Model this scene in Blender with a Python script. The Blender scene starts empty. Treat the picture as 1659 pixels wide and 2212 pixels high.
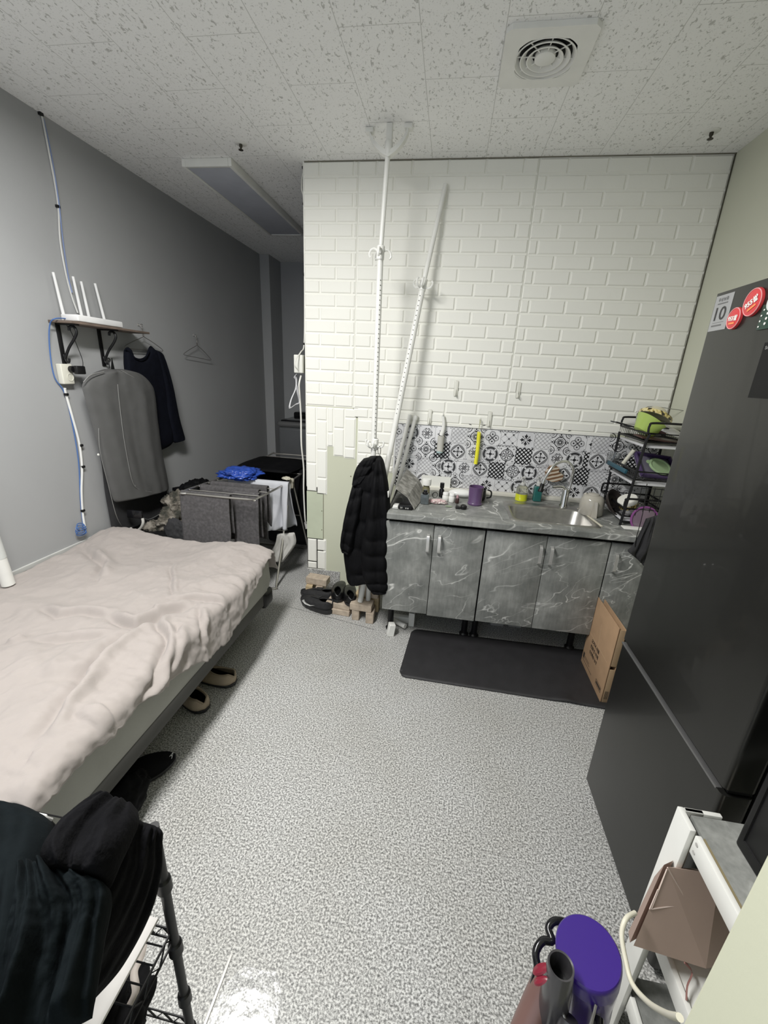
import bpy, bmesh, math, random
from mathutils import Vector, Matrix, noise, Euler
random.seed(7)
S = bpy.context.scene
COL = S.collection
PI = math.pi
V = Vector

# ------------------------------------------------------------------ materials
def nt(name):
    m = bpy.data.materials.new(name); m.use_nodes = True
    t = m.node_tree; b = t.nodes['Principled BSDF']
    return m, t, b
def N(t, typ, **kw):
    n = t.nodes.new(typ)
    for k, v in kw.items():
        if k.startswith('i_'):
            key = k[2:]
            n.inputs[int(key) if key.isdigit() else key.replace('_', ' ')].default_value = v
        else: setattr(n, k, v)
    return n
def L(t, a, b): t.links.new(a, b)
def ramp(t, fac, stops, interp='LINEAR'):
    r = N(t, 'ShaderNodeValToRGB'); r.color_ramp.interpolation = interp
    e = r.color_ramp.elements
    while len(e) < len(stops): e.new(0.5)
    for el, (p, c) in zip(e, stops):
        el.position = p; el.color = (c, c, c, 1) if not isinstance(c, tuple) else (*c, 1)
    L(t, fac, r.inputs[0]); return r.outputs[0]
MATS = {}
def mat(name, col, rough=.6, metal=0, var=0, vscale=8, bump=0, bscale=60, trans=0, emit=0, spec=.5, alpha=1, coat=0, sheen=0, ior=1.45):
    if name in MATS: return MATS[name]
    m, t, b = nt(name); MATS[name] = m
    b.inputs['Base Color'].default_value = (*col, 1)
    b.inputs['Roughness'].default_value = rough; b.inputs['Metallic'].default_value = metal
    b.inputs['Specular IOR Level'].default_value = spec
    b.inputs['Transmission Weight'].default_value = trans; b.inputs['IOR'].default_value = ior
    b.inputs['Alpha'].default_value = alpha; b.inputs['Coat Weight'].default_value = coat
    b.inputs['Sheen Weight'].default_value = sheen
    tc = N(t, 'ShaderNodeTexCoord')
    vv = var or .06
    n = N(t, 'ShaderNodeTexNoise', i_Scale=vscale, i_Detail=4.0); L(t, tc.outputs['Object'], n.inputs['Vector'])
    c0 = tuple(c * (1 - vv) for c in col); c1 = tuple(min(1, c * (1 + vv)) for c in col)
    L(t, ramp(t, n.outputs['Fac'], [(.3, c0), (.7, c1)]), b.inputs['Base Color'])
    if bump:
        n2 = N(t, 'ShaderNodeTexNoise', i_Scale=bscale, i_Detail=3.0); L(t, tc.outputs['Object'], n2.inputs['Vector'])
        bp = N(t, 'ShaderNodeBump', i_Strength=bump, i_Distance=.004); L(t, n2.outputs['Fac'], bp.inputs['Height'])
        L(t, bp.outputs[0], b.inputs['Normal'])
    if emit:
        b.inputs['Emission Color'].default_value = (*col, 1); b.inputs['Emission Strength'].default_value = emit
    return m

def geo_pos(t):
    return N(t, 'ShaderNodeNewGeometry').outputs['Position']

def m_floor():
    m, t, b = nt('speckled_vinyl'); p = geo_pos(t)
    n1 = N(t, 'ShaderNodeTexNoise', i_Scale=160.0, i_Detail=3.0, i_Roughness=.65); L(t, p, n1.inputs['Vector'])
    c = ramp(t, n1.outputs['Fac'], [(.33, (.07, .07, .068)), (.42, (.18, .18, .175)), (.51, (.37, .37, .36)), (.60, (.64, .64, .625))])
    n2 = N(t, 'ShaderNodeTexNoise', i_Scale=230.0, i_Detail=1.5); L(t, p, n2.inputs['Vector'])
    dk = ramp(t, n2.outputs['Fac'], [(.30, .35), (.37, 1.0)])
    mx = N(t, 'ShaderNodeMix', data_type='RGBA', blend_type='MULTIPLY', i_0=1.0); L(t, c, mx.inputs[6]); L(t, dk, mx.inputs[7])
    n3 = N(t, 'ShaderNodeTexNoise', i_Scale=2.2, i_Detail=4.0); L(t, p, n3.inputs['Vector'])
    st = ramp(t, n3.outputs['Fac'], [(.3, (.92, .91, .88)), (.6, (1.04, 1.04, 1.04))])
    mx2 = N(t, 'ShaderNodeMix', data_type='RGBA', blend_type='MULTIPLY', i_0=1.0); L(t, mx.outputs[2], mx2.inputs[6]); L(t, st, mx2.inputs[7])
    L(t, mx2.outputs[2], b.inputs['Base Color'])
    b.inputs['Roughness'].default_value = .42; b.inputs['Specular IOR Level'].default_value = .35
    bp = N(t, 'ShaderNodeBump', i_Strength=.25, i_Distance=.001); L(t, n1.outputs['Fac'], bp.inputs['Height']); L(t, bp.outputs[0], b.inputs['Normal'])
    return m

def m_ceiling():
    m, t, b = nt('mineral_fibre_tile'); p = geo_pos(t)
    # fissures: short worm-like flecks
    mp = N(t, 'ShaderNodeMapping'); mp.inputs['Scale'].default_value = (95, 50, 60); mp.inputs['Rotation'].default_value = (0, 0, .35)
    L(t, p, mp.inputs[0])
    n1 = N(t, 'ShaderNodeTexNoise', i_Scale=1.0, i_Detail=2.0, i_Distortion=.6); L(t, mp.outputs[0], n1.inputs['Vector'])
    fis = ramp(t, n1.outputs['Fac'], [(.60, 0.0), (.68, 1.0)])
    n2 = N(t, 'ShaderNodeTexNoise', i_Scale=160.0, i_Detail=2.0); L(t, p, n2.inputs['Vector'])
    pin = ramp(t, n2.outputs['Fac'], [(.62, 0.0), (.72, .6)])
    mxf = N(t, 'ShaderNodeMath', operation='MAXIMUM'); L(t, fis, mxf.inputs[0]); L(t, pin, mxf.inputs[1])
    # tile joints, 0.293 wide (x) by 0.58 long (y), half offset
    mp2 = N(t, 'ShaderNodeMapping'); mp2.inputs['Rotation'].default_value = (0, 0, PI / 2)
    mp2.inputs['Location'].default_value = (1.87 + 5.8 + .29, -.074 + 2.93, 0)
    L(t, p, mp2.inputs[0])
    br = N(t, 'ShaderNodeTexBrick', offset=.5, offset_frequency=2, i_Scale=1.0)
    br.inputs['Mortar Size'].default_value = .0016; br.inputs['Mortar Smooth'].default_value = .3
    br.inputs['Brick Width'].default_value = .58; br.inputs['Row Height'].default_value = .293
    L(t, mp2.outputs[0], br.inputs['Vector'])
    base = N(t, 'ShaderNodeMix', data_type='RGBA'); base.inputs[6].default_value = (.90, .90, .885, 1); base.inputs[7].default_value = (.50, .50, .475, 1)
    L(t, mxf.outputs[0], base.inputs[0])
    j = N(t, 'ShaderNodeMix', data_type='RGBA'); L(t, br.outputs['Fac'], j.inputs[0]); L(t, base.outputs[2], j.inputs[6]); j.inputs[7].default_value = (.55, .55, .525, 1)
    L(t, j.outputs[2], b.inputs['Base Color'])
    b.inputs['Roughness'].default_value = .95; b.inputs['Specular IOR Level'].default_value = .1
    h = N(t, 'ShaderNodeMath', operation='SUBTRACT'); h.inputs[0].default_value = 1.0; L(t, mxf.outputs[0], h.inputs[1])
    bp = N(t, 'ShaderNodeBump', i_Strength=.35, i_Distance=.003); L(t, h.outputs[0], bp.inputs['Height']); L(t, bp.outputs[0], b.inputs['Normal'])
    return m

def m_marble(name='grey_marble_laminate', k=1.2, ang=.5):
    m, t, b = nt(name); tc = N(t, 'ShaderNodeTexCoord'); p = geo_pos(t)
    mp = N(t, 'ShaderNodeMapping'); mp.inputs['Rotation'].default_value = (0, ang, 0); mp.inputs['Scale'].default_value = (1, 1, 1)
    L(t, p, mp.inputs[0])
    n = N(t, 'ShaderNodeTexNoise', i_Scale=7.0, i_Detail=9.0, i_Roughness=.62); L(t, p, n.inputs['Vector'])
    base = ramp(t, n.outputs['Fac'], [(.32, (.10*k, .105*k, .098*k)), (.5, (.155*k, .16*k, .15*k)), (.68, (.235*k, .24*k, .225*k))])
    mps = N(t, 'ShaderNodeMapping'); mps.inputs['Scale'].default_value = (90, 90, 12); L(t, p, mps.inputs[0])
    ns = N(t, 'ShaderNodeTexNoise', i_Scale=1.0, i_Detail=3.0); L(t, mps.outputs[0], ns.inputs['Vector'])
    st = ramp(t, ns.outputs['Fac'], [(.3, .86), (.7, 1.12)])
    mb = N(t, 'ShaderNodeMix', data_type='RGBA', blend_type='MULTIPLY', i_0=1.0); L(t, base, mb.inputs[6]); L(t, st, mb.inputs[7])
    last = mb.outputs[2]
    for i, (sc, off, wd, mk) in enumerate([((1.6, 2, 5.5), 3.1, .0055, .47), ((3.2, 3, 7.5), 9.7, .006, .50), ((1.2, 2, 3.0), 21.3, .005, .44)]):
        mv = N(t, 'ShaderNodeMapping'); mv.inputs['Scale'].default_value = sc; mv.inputs['Location'].default_value = (off, off, off)
        L(t, mp.outputs[0], mv.inputs[0])
        nv = N(t, 'ShaderNodeTexNoise', i_Scale=1.0, i_Detail=3.5, i_Roughness=.5, i_Distortion=.3); L(t, mv.outputs[0], nv.inputs['Vector'])
        a = N(t, 'ShaderNodeMath', operation='SUBTRACT'); L(t, nv.outputs['Fac'], a.inputs[0]); a.inputs[1].default_value = .5
        ab = N(t, 'ShaderNodeMath', operation='ABSOLUTE'); L(t, a.outputs[0], ab.inputs[0])
        vein = ramp(t, ab.outputs[0], [(0.0, 1.0), (wd, 0.0)])
        nm = N(t, 'ShaderNodeTexNoise', i_Scale=3.2, i_Detail=3.0); mo = N(t, 'ShaderNodeMapping'); mo.inputs['Location'].default_value = (off*2, 0, off)
        L(t, p, mo.inputs[0]); L(t, mo.outputs[0], nm.inputs['Vector'])
        msk = ramp(t, nm.outputs['Fac'], [(mk, 0.0), (mk + .16, .9)])
        mu = N(t, 'ShaderNodeMath', operation='MULTIPLY'); L(t, vein, mu.inputs[0]); L(t, msk, mu.inputs[1])
        mx = N(t, 'ShaderNodeMix', data_type='RGBA'); L(t, mu.outputs[0], mx.inputs[0]); L(t, last, mx.inputs[6]); mx.inputs[7].default_value = (.60*k, .60*k, .57*k, 1)
        last = mx.outputs[2]
    L(t, last, b.inputs['Base Color']); b.inputs['Roughness'].default_value = .42
    return m

def m_wall(name, col, dirty=.05, bump=.12):
    m, t, b = nt(name); p = geo_pos(t)
    n = N(t, 'ShaderNodeTexNoise', i_Scale=1.7, i_Detail=6.0); L(t, p, n.inputs['Vector'])
    L(t, ramp(t, n.outputs['Fac'], [(.3, tuple(c*(1-dirty) for c in col)), (.7, tuple(c*(1+dirty*.5) for c in col))]), b.inputs['Base Color'])
    b.inputs['Roughness'].default_value = .8; b.inputs['Specular IOR Level'].default_value = .25
    n2 = N(t, 'ShaderNodeTexNoise', i_Scale=140.0, i_Detail=3.0); L(t, p, n2.inputs['Vector'])
    bp = N(t, 'ShaderNodeBump', i_Strength=bump, i_Distance=.002); L(t, n2.outputs['Fac'], bp.inputs['Height']); L(t, bp.outputs[0], b.inputs['Normal'])
    return m

def m_pattern(name, cols, scale, vec=(1, 1, 1), rough=.8, detail=3, stops=(.4, .5, .6), bump=0):
    m, t, b = nt(name); tc = N(t, 'ShaderNodeTexCoord')
    mp = N(t, 'ShaderNodeMapping'); mp.inputs['Scale'].default_value = vec; L(t, tc.outputs['Object'], mp.inputs[0])
    n = N(t, 'ShaderNodeTexNoise', i_Scale=scale, i_Detail=float(detail)); L(t, mp.outputs[0], n.inputs['Vector'])
    L(t, ramp(t, n.outputs['Fac'], list(zip(stops, cols))), b.inputs['Base Color']); b.inputs['Roughness'].default_value = rough
    if bump:
        bp = N(t, 'ShaderNodeBump', i_Strength=bump, i_Distance=.003); L(t, n.outputs['Fac'], bp.inputs['Height']); L(t, bp.outputs[0], b.inputs['Normal'])
    return m

FLOOR = m_floor(); CEIL = m_ceiling(); MARBLE = m_marble(); MARBLE2 = m_marble('grey_marble_board', 1.15, 1.2)
WALL_G = m_wall('grey_painted_wall', (.325, .33, .335)); WALL_Y = m_wall('pale_green_paint', (.56, .575, .44), .04)
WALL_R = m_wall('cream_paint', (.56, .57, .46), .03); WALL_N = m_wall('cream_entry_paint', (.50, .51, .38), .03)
FOAM = m_wall('white_foam_brick', (.86, .855, .79), .025, .25)
WHITE = mat('white_plastic', (.78, .78, .74), .4); WHITEP = mat('white_paint_metal', (.76, .76, .72), .35)
CREAM = mat('cream_plastic', (.62, .58, .46), .45); BLACK = mat('black_plastic', (.005, .005, .0055), .4, spec=.3)
BLACKM = mat('black_metal', (.006, .006, .0065), .45, .1, spec=.3); BLACKG = mat('black_gloss', (.006, .006, .007), .12)
STEEL = mat('stainless_steel', (.68, .67, .65), .35, .7, .08, 20); CHROME = mat('chrome', (.75, .75, .74), .1, 1)
SINKM = mat('brushed_sink_steel', (.42, .41, .39), .38, 1, .15, 30)
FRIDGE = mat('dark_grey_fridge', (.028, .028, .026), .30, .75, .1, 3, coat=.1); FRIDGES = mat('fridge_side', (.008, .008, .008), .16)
RUBBER = mat('black_rubber_mat', (.013, .0125, .014), .6, 0, .2, 12, .3, 400)
BLKCLOTH = mat('black_nylon', (.0022, .0022, .0027), .75, 0, .3, 10, .15, 90, spec=.10)
NAVYCLOTH = mat('navy_knit', (.0028, .0034, .0065), .9, 0, .2, 30, .5, 300, spec=.1)
GREYCLOTH = mat('grey_nonwoven', (.068, .068, .067), .75, 0, .08, 14, .15, 500)
DGREY = mat('charcoal_cloth', (.013, .013, .0145), .85, 0, .2, 12, .3, 200)
TOWEL = m_pattern('dark_grey_terry', ((.045, .043, .044), (.062, .058, .060), (.085, .080, .083)), 60, (1, 1, 1), .95, 5, (.3, .5, .7), .5)
CAMO = m_pattern('camouflage_cloth', ((.02, .02, .014), (.075, .065, .05), (.20, .18, .15)), 14, (1, 1, 1), .9, 3, (.42, .5, .6), .2)
BEIGE = mat('beige_pink_cotton', (.325, .288, .268), .85, 0, .05, 5, .25, 45, sheen=.15)
SHEET = mat('grey_fitted_sheet', (.31, .31, .28), .8, 0, .08, 6, .1, 200)
WOOD = mat('pale_wood', (.42, .34, .26), .7, 0, .2, 30, .2, 90); WOODD = mat('pale_pine', (.50, .38, .22), .7, 0, .2, 30)
DARKTRIM = mat('dark_gap', (.01, .01, .01), .8)
BLUEC = mat('blue_cable', (.05, .12, .33), .5); CARD = mat('brown_cardboard', (.36, .22, .12), .85, 0, .08, 14)
INK = mat('black_ink', (.02, .014, .01), .8)

# ------------------------------------------------------------------ mesh helpers
def bm_new(): return bmesh.new()
def box(bm, lo, hi, bev=0, seg=2, rot=None, piv=None):
    r = bmesh.ops.create_cube(bm, size=1.0); vs = r['verts']
    lo, hi = V(lo), V(hi); c = (lo + hi) / 2; s = hi - lo
    for v in vs: v.co = V((v.co.x * s.x, v.co.y * s.y, v.co.z * s.z)) + c
    if bev:
        es = list({e for v in vs for e in v.link_edges})
        rr = bmesh.ops.bevel(bm, geom=es, offset=bev, segments=seg, profile=.5, affect='EDGES')
        vs = list({v for f in rr['faces'] for v in f.verts} | {v for v in vs if v.is_valid})
    if rot is not None:
        pv = V(piv) if piv is not None else c
        M = Matrix.Translation(pv) @ rot.to_4x4() @ Matrix.Translation(-pv)
        bmesh.ops.transform(bm, matrix=M, verts=vs)
    return vs
def frame_of(d):
    d = d.normalized(); a = V((0, 0, 1)) if abs(d.z) < .9 else V((1, 0, 0))
    x = d.cross(a).normalized(); y = d.cross(x).normalized(); return x, y
def smoothpts(pts, k=4):
    pts = [V(p) for p in pts]
    if len(pts) < 3 or k < 2: return pts
    o = []
    for i in range(len(pts) - 1):
        p0 = pts[max(i-1, 0)]; p1 = pts[i]; p2 = pts[i+1]; p3 = pts[min(i+2, len(pts)-1)]
        for j in range(k):
            u = j / k
            o.append(.5 * ((2*p1) + (p2-p0)*u + (2*p0-5*p1+4*p2-p3)*u*u + (3*p1-p0-3*p2+p3)*u**3))
    o.append(pts[-1]); return o
def tube(bm, pts, r, seg=8, k=1, cap=True, closed=False, flat=None):
    pts = smoothpts(pts, k); n = len(pts); rings = []; prev = None
    for i, p in enumerate(pts):
        if closed: d = pts[(i+1) % n] - pts[i-1]
        else: d = pts[min(i+1, n-1)] - pts[max(i-1, 0)]
        if d.length < 1e-9: d = V((0, 0, 1))
        d.normalize()
        if prev is None: x, y = frame_of(d)
        else:
            x = prev - d * prev.dot(d)
            if x.length < 1e-6: x, _ = frame_of(d)
            x.normalize(); y = d.cross(x)
        prev = x
        rr = r(i / max(n-1, 1)) if callable(r) else r
        fy = flat if flat else 1
        rings.append([bm.verts.new(p + x*math.cos(a)*rr + y*math.sin(a)*rr*fy) for a in [2*PI*q/seg for q in range(seg)]])
    for i in range(n if closed else n-1):
        a, b = rings[i], rings[(i+1) % n]
        for q in range(seg): bm.faces.new((a[q], a[(q+1) % seg], b[(q+1) % seg], b[q]))
    if cap and not closed:
        bm.faces.new(list(reversed(rings[0]))); bm.faces.new(rings[-1])
def lathe(bm, prof, c=(0, 0, 0), axis=(0, 0, 1), seg=24, a0=0, a1=2*PI, sx=1, sy=1):
    c = V(c); d = V(axis).normalized(); x, y = frame_of(d)
    full = abs(a1 - a0 - 2*PI) < 1e-6; n = seg if full else seg + 1; rings = []
    for r, h in prof:
        if r < 1e-6: rings.append([bm.verts.new(c + d*h)])
        else: rings.append([bm.verts.new(c + d*h + x*math.cos(a0+(a1-a0)*q/seg)*r*sx + y*math.sin(a0+(a1-a0)*q/seg)*r*sy) for q in range(n)])
    for a, b in zip(rings, rings[1:]):
        m = max(len(a), len(b)); rng = range(m if full else m-1)
        if m == 1: continue
        for q in rng:
            q2 = (q+1) % m
            try:
                if len(a) == 1: bm.faces.new((a[0], b[q2], b[q]))
                elif len(b) == 1: bm.faces.new((a[q], a[q2], b[0]))
                else: bm.faces.new((a[q], a[q2], b[q2], b[q]))
            except ValueError: pass
def prism(bm, pts, ext):
    a = [bm.verts.new(V(p)) for p in pts]; b = [bm.verts.new(V(p) + V(ext)) for p in pts]; n = len(a)
    bm.faces.new(list(reversed(a))); bm.faces.new(b)
    for i in range(n): bm.faces.new((a[i], a[(i+1) % n], b[(i+1) % n], b[i]))
def poly(bm, pts):
    try: bm.faces.new([bm.verts.new(V(p)) for p in pts])
    except ValueError: pass

WORG = {}
def worg(o): return WORG.get(o.name, V((0, 0, 0)))
def tag(o, label=None, cat=None, group=None, kind=None):
    if label: o['label'] = label
    if cat: o['category'] = cat
    if group: o['group'] = group
    if kind: o['kind'] = kind
    return o
def thing(name, label, cat, loc, group=None):
    o = bpy.data.objects.new(name, None); COL.objects.link(o); o.location = loc; o.empty_display_size = .05
    WORG[o.name] = V(loc); return tag(o, label, cat, group)
def obj(name, bm, m, parent=None, label=None, cat=None, group=None, kind=None, smooth=True, angle=40, sub=0, solid=0):
    bmesh.ops.recalc_face_normals(bm, faces=bm.faces)
    if parent is not None: org = worg(parent)
    else:
        xs = [v.co for v in bm.verts]
        lo = V([min(c[i] for c in xs) for i in range(3)]); hi = V([max(c[i] for c in xs) for i in range(3)])
        org = V(((lo.x+hi.x)/2, (lo.y+hi.y)/2, lo.z))
    for v in bm.verts: v.co -= org
    me = bpy.data.meshes.new(name)
    if smooth:
        for f in bm.faces: f.smooth = True
        ca = math.radians(angle)
        for e in bm.edges:
            if len(e.link_faces) == 2 and e.calc_face_angle(0) > ca: e.smooth = False
    bm.to_mesh(me); bm.free()
    ml = m if isinstance(m, (list, tuple)) else [m]
    for x in ml: me.materials.append(x)
    o = bpy.data.objects.new(name, me); COL.objects.link(o)
    if parent is not None:
        o.parent = parent
    else: o.location = org
    WORG[o.name] = org
    if sub:
        md = o.modifiers.new('s', 'SUBSURF'); md.levels = sub; md.render_levels = sub
    if solid:
        md = o.modifiers.new('t', 'SOLIDIFY'); md.thickness = solid; md.offset = 0
    return tag(o, label, cat, group, kind)
def struct(name, bm, m, **kw): return obj(name, bm, m, kind='structure', smooth=False, **kw)
def dup(src, delta=(0, 0, 0), label=None, rotz=0):
    def kids(o): return [c for c in bpy.data.objects if c.parent == o]
    r = src.copy(); COL.objects.link(r); r.location = V(src.location) + V(delta); r.rotation_euler = (0, 0, src.rotation_euler.z + rotz)
    WORG[r.name] = worg(src) + V(delta)
    if label: r['label'] = label
    def rec(a, b):
        for ch in kids(a):
            c = ch.copy(); COL.objects.link(c); c.parent = b; rec(ch, c)
    rec(src, r)
    return r
def text(body, parent, m, o, right, up, w=None, h=None, name='lettering', ext=.0004, bold=0):
    cu = bpy.data.curves.new('t', 'FONT'); cu.body = body; cu.align_x = 'LEFT'; cu.extrude = 0; cu.offset = bold; cu.resolution_u = 3
    to = bpy.data.objects.new('t', cu); me = bpy.data.meshes.new_from_object(to)
    bpy.data.objects.remove(to); 
    xs = [v.co.x for v in me.vertices]; ys = [v.co.y for v in me.vertices]
    x0, x1, y0, y1 = min(xs), max(xs), min(ys), max(ys)
    sx = (w / (x1-x0)) if w else None; sy = (h / (y1-y0)) if h else None
    sx = sx or sy; sy = sy or sx
    r, u = V(right).normalized(), V(up).normalized(); n = r.cross(u); o = V(o)
    org = worg(parent) if parent else V((0, 0, 0))
    for v in me.vertices: v.co = o + r*(v.co.x-x0)*sx + u*(v.co.y-y0)*sy + n*ext - org
    me.materials.clear(); me.materials.append(m)
    ob = bpy.data.objects.new(name, me); COL.objects.link(ob)
    if parent: ob.parent = parent
    WORG[ob.name] = org
    return ob
def nz(x, y=0., z=0.): return noise.noise(V((x, y, z)))
def ridged(x, y, z, octv=4):
    a = 0; am = 1; tot = 0
    for i in range(octv):
        a += (1 - abs(noise.noise(V((x, y, z)))) * 2.2) * am; tot += am; am *= .5; x *= 2.03; y *= 2.03; z *= 2.03
    return a / tot
def interp_rows(rows, t):
    n = len(rows) - 1; f = min(max(t, 0), .99999) * n; i = int(f); u = f - i
    def cr(k):
        p0 = V(rows[max(i-1, 0)][k]); p1 = V(rows[i][k]); p2 = V(rows[i+1][k]); p3 = V(rows[min(i+2, n)][k])
        return .5 * ((2*p1) + (p2-p0)*u + (2*p0-5*p1+4*p2-p3)*u*u + (3*p1-p0-3*p2+p3)*u**3)
    return cr(0), cr(1)
def drape(bm, rows, nrm, T, nu=40, nv=60, fold=.008, ff=4.0, fine=.003, quilt=0, qa=0, seed=0., back=.6, p=4, tskew=0):
    """closed puffed sheet lofted through (left, right) rows from top to bottom"""
    nrm = V(nrm).normalized(); F, B = [], []
    for j in range(nv + 1):
        t = j / nv; a, b = interp_rows(rows, t); rf, rb = [], []
        for i in range(nu + 1):
            s = i / nu; c = a.lerp(b, s); e = max(0, 1 - abs(2*s-1)**p) ** .5
            et = min(1, math.sin(min(max(t, 0), 1) * PI) * 4) ** .5 if 0 < t < 1 else 0
            w = T * e * et
            w += fold * e * et * (nz(s*ff + t*tskew, t*1.1 + seed, seed*3.1) + .5*nz(s*ff*2.1, t*2.3, seed+7))
            w += fine * e * et * ridged(s*6 + seed, t*9, seed)
            if quilt: w += qa * e * et * (abs(math.sin(t*quilt*PI + .5*nz(s*2, t*3, seed))) ** .5 - .6)
            rf.append(bm.verts.new(c + nrm * w)); rb.append(bm.verts.new(c - nrm * w * back) if 0 < i < nu and 0 < j < nv else None)
        F.append(rf); B.append(rb)
    for j in range(nv + 1):
        for i in range(nu + 1):
            if B[j][i] is None: B[j][i] = F[j][i]
    for j in range(nv):
        for i in range(nu):
            bm.faces.new((F[j][i], F[j][i+1], F[j+1][i+1], F[j+1][i]))
            q = [B[j][i], B[j+1][i], B[j+1][i+1], B[j][i+1]]
            if len(set(q)) == 4 and not all(v in (F[j][i], F[j][i+1], F[j+1][i+1], F[j+1][i]) for v in q):
                try: bm.faces.new(q)
                except ValueError: pass
def blob(bm, c, r, amp=.25, freq=3., seed=0., sub=4, floor=None, rot=0):
    res = bmesh.ops.create_icosphere(bm, subdivisions=sub, radius=1.0); c = V(c); R_ = Matrix.Rotation(rot, 3, 'Z')
    for v in res['verts']:
        d = v.co.normalized()
        k = 1 + amp * (ridged(d.x*freq+seed, d.y*freq, d.z*freq+seed*2, 4) - .55) + amp*.6*nz(d.x*1.4+seed, d.y*1.4, d.z*1.4)
        q = V((d.x*r[0], d.y*r[1], d.z*r[2])) * k
        v.co = c + R_ @ q
        if floor is not None and v.co.z < floor: v.co.z = floor + (v.co.z-floor)*.02
def ring_pts(c, r, n=24, ax=(1, 0, 0), ay=(0, 1, 0), a0=0, a1=2*PI, close=False):
    c, ax, ay = V(c), V(ax), V(ay); k = n if not close else n
    return [c + ax*math.cos(a0+(a1-a0)*i/k)*r + ay*math.sin(a0+(a1-a0)*i/k)*r for i in range(n + (0 if abs(a1-a0-2*PI) < 1e-6 else 1))]
def tri(parent_name, parts): pass

# ------------------------------------------------------------------ room shell
H = 2.758; XL = -2.148; XR = 1.326; YW = 2.82; XK = -.975; YB = 5.1
bm = bm_new(); box(bm, (-2.4, -1.2, -.08), (1.6, 5.3, 0)); floor = struct('floor', bm, FLOOR)
bm = bm_new(); box(bm, (-2.4, -1.2, H), (1.6, 5.3, H+.08)); struct('ceiling', bm, CEIL)
bm = bm_new(); box(bm, (XL-.1, -1.2, 0), (XL, YB, H)); struct('wall_left', bm, WALL_G)
bm = bm_new(); box(bm, (XL, 4.78, 0), (XL+.105, YB, H)); struct('trim_1', bm, WALL_G)
bm = bm_new(); box(bm, (XL-.1, YB, 0), (1.6, YB+.1, H)); struct('wall_back', bm, WALL_G)
bm = bm_new(); box(bm, (XR, .2, 0), (XR+.1, YB, H)); struct('wall_right', bm, WALL_R)
bm = bm_new(); box(bm, (.309, -1.2, 0), (XR+.1, .299, H), .004); struct('wall_entry', bm, WALL_N)
bm = bm_new(); box(bm, (XK, YW, 0), (XR, YW+.13, H)); wk = struct('wall_kitchen', bm, WALL_Y)
# thin board laid over the plaster at lower left, with the vertical crack
bm = bm_new(); box(bm, (XK, YW-.003, .14), (-.851, YW, .80)); obj('plaster_board', bm, mat('faded_green_board', (.50, .54, .40), .8), wk, smooth=False)
bm = bm_new(); box(bm, (-.851, YW-.0035, .17), (-.847, YW, .78))
for z in (.24, .47, .62): lathe(bm, [(.004, 0), (.004, .002), (0, .002)], (-.86, YW-.003, z), (0, -1, 0), 8)
lathe(bm, [(.005, 0), (.005, .002), (0, .002)], (-0.646, 2.82, 0.901), (0, -1, 0), 8)
obj('crack', bm, mat('crack_dark', (.16, .15, .10), .9), wk, smooth=False)  # dull dark colour of the panel seam and nail dots
# vinyl turned up the wall foot
bm = bm_new(); box(bm, (XK, YW-.006, 0), (-.715, YW, .135)); struct('baseboard_kitchen', bm, FLOOR)
# long pale ledge along the left wall beside the bed
bm = bm_new(); box(bm, (XL, .1, .525), (XL+.012, 2.13, .55), .002); struct('trim_2', bm, mat('pale_grey_ledge', (.50, .50, .48), .6))

# foam brick panels -------------------------------------------------
def brick(bm, x0, x1, z0, z1, y=YW, g=.0035, d=.0065, c=.006):
    x0, x1, z0, z1 = x0+g, x1-g, z0+g, z1-g
    if x1-x0 < .014 or z1-z0 < .014: return
    j = random.uniform(-.0006, .0006)
    a = [bm.verts.new((X, y-.003, Z)) for X, Z in ((x0, z0), (x1, z0), (x1, z1), (x0, z1))]
    b = [bm.verts.new((X, y-.003-d-j, Z)) for X, Z in ((x0+c, z0+c), (x1-c, z0+c), (x1-c, z1-c), (x0+c, z1-c))]
    bm.faces.new(b)
    for i in range(4): bm.faces.new((a[i], a[(i+1) % 4], b[(i+1) % 4], b[i]))
def brick_field(bm, x0, x1, z0, z1, off, ztop, bw=.2045, bh=.0766, par=0):
    box(bm, (x0+.0006, YW-.003, z0), (x1-.0006, YW, z1))
    k = 0; zt = ztop
    while zt > z0 + .004:
        zb = max(zt - bh, z0); x = off - (bw/2 if (k + par) % 2 else 0)
        while x > x0: x -= bw
        while x < x1 - .004:
            brick(bm, max(x, x0), min(x+bw, x1), zb, min(zt, z1)); x += bw
        zt -= bh; k += 1
bm = bm_new(); brick_field(bm, XK, -.640, 1.378, H, -.87, H, par=0)
obj('brick_panel', bm, FOAM, wk, smooth=False)
bm = bm_new(); brick_field(bm, -.640, .3625, 1.315, H, -.532, H, par=0)
brick_field(bm, -.605, -.345, .952, 1.315, -.532, H - .0766*18, par=0)
brick_field(bm, -.640, -.605, 1.315, 1.378, -.532, H - .0766*18)
obj('brick_panel', bm, FOAM, wk, smooth=False)
bm = bm_new(); brick_field(bm, .3635, XR-.004, 1.315, H, .415, H-.004, par=1)
obj('brick_panel', bm, FOAM, wk, smooth=False)
bm = bm_new()   # sheets stuck on turned sideways: upright bricks
for ci, (x0, x1, zb, zj) in enumerate(((XK, -.897, .765, 1.18), (-.897, -.820, .750, 1.28), (-.820, -.775, 1.105, 1.20), (-.775, -.697, 1.04, 1.235), (-.697, -.618, 1.03, 1.31))):
    box(bm, (x0, YW-.003, zb), (x1, YW, 1.372)); z = zj
    cuts = [1.372]; 
    while z > zb + .012: cuts.append(z); z -= .2045
    cuts.append(zb)
    for a, b_ in zip(cuts, cuts[1:]): brick(bm, x0, x1, b_, a)
obj('brick_panel', bm, FOAM, wk, smooth=False)
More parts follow.
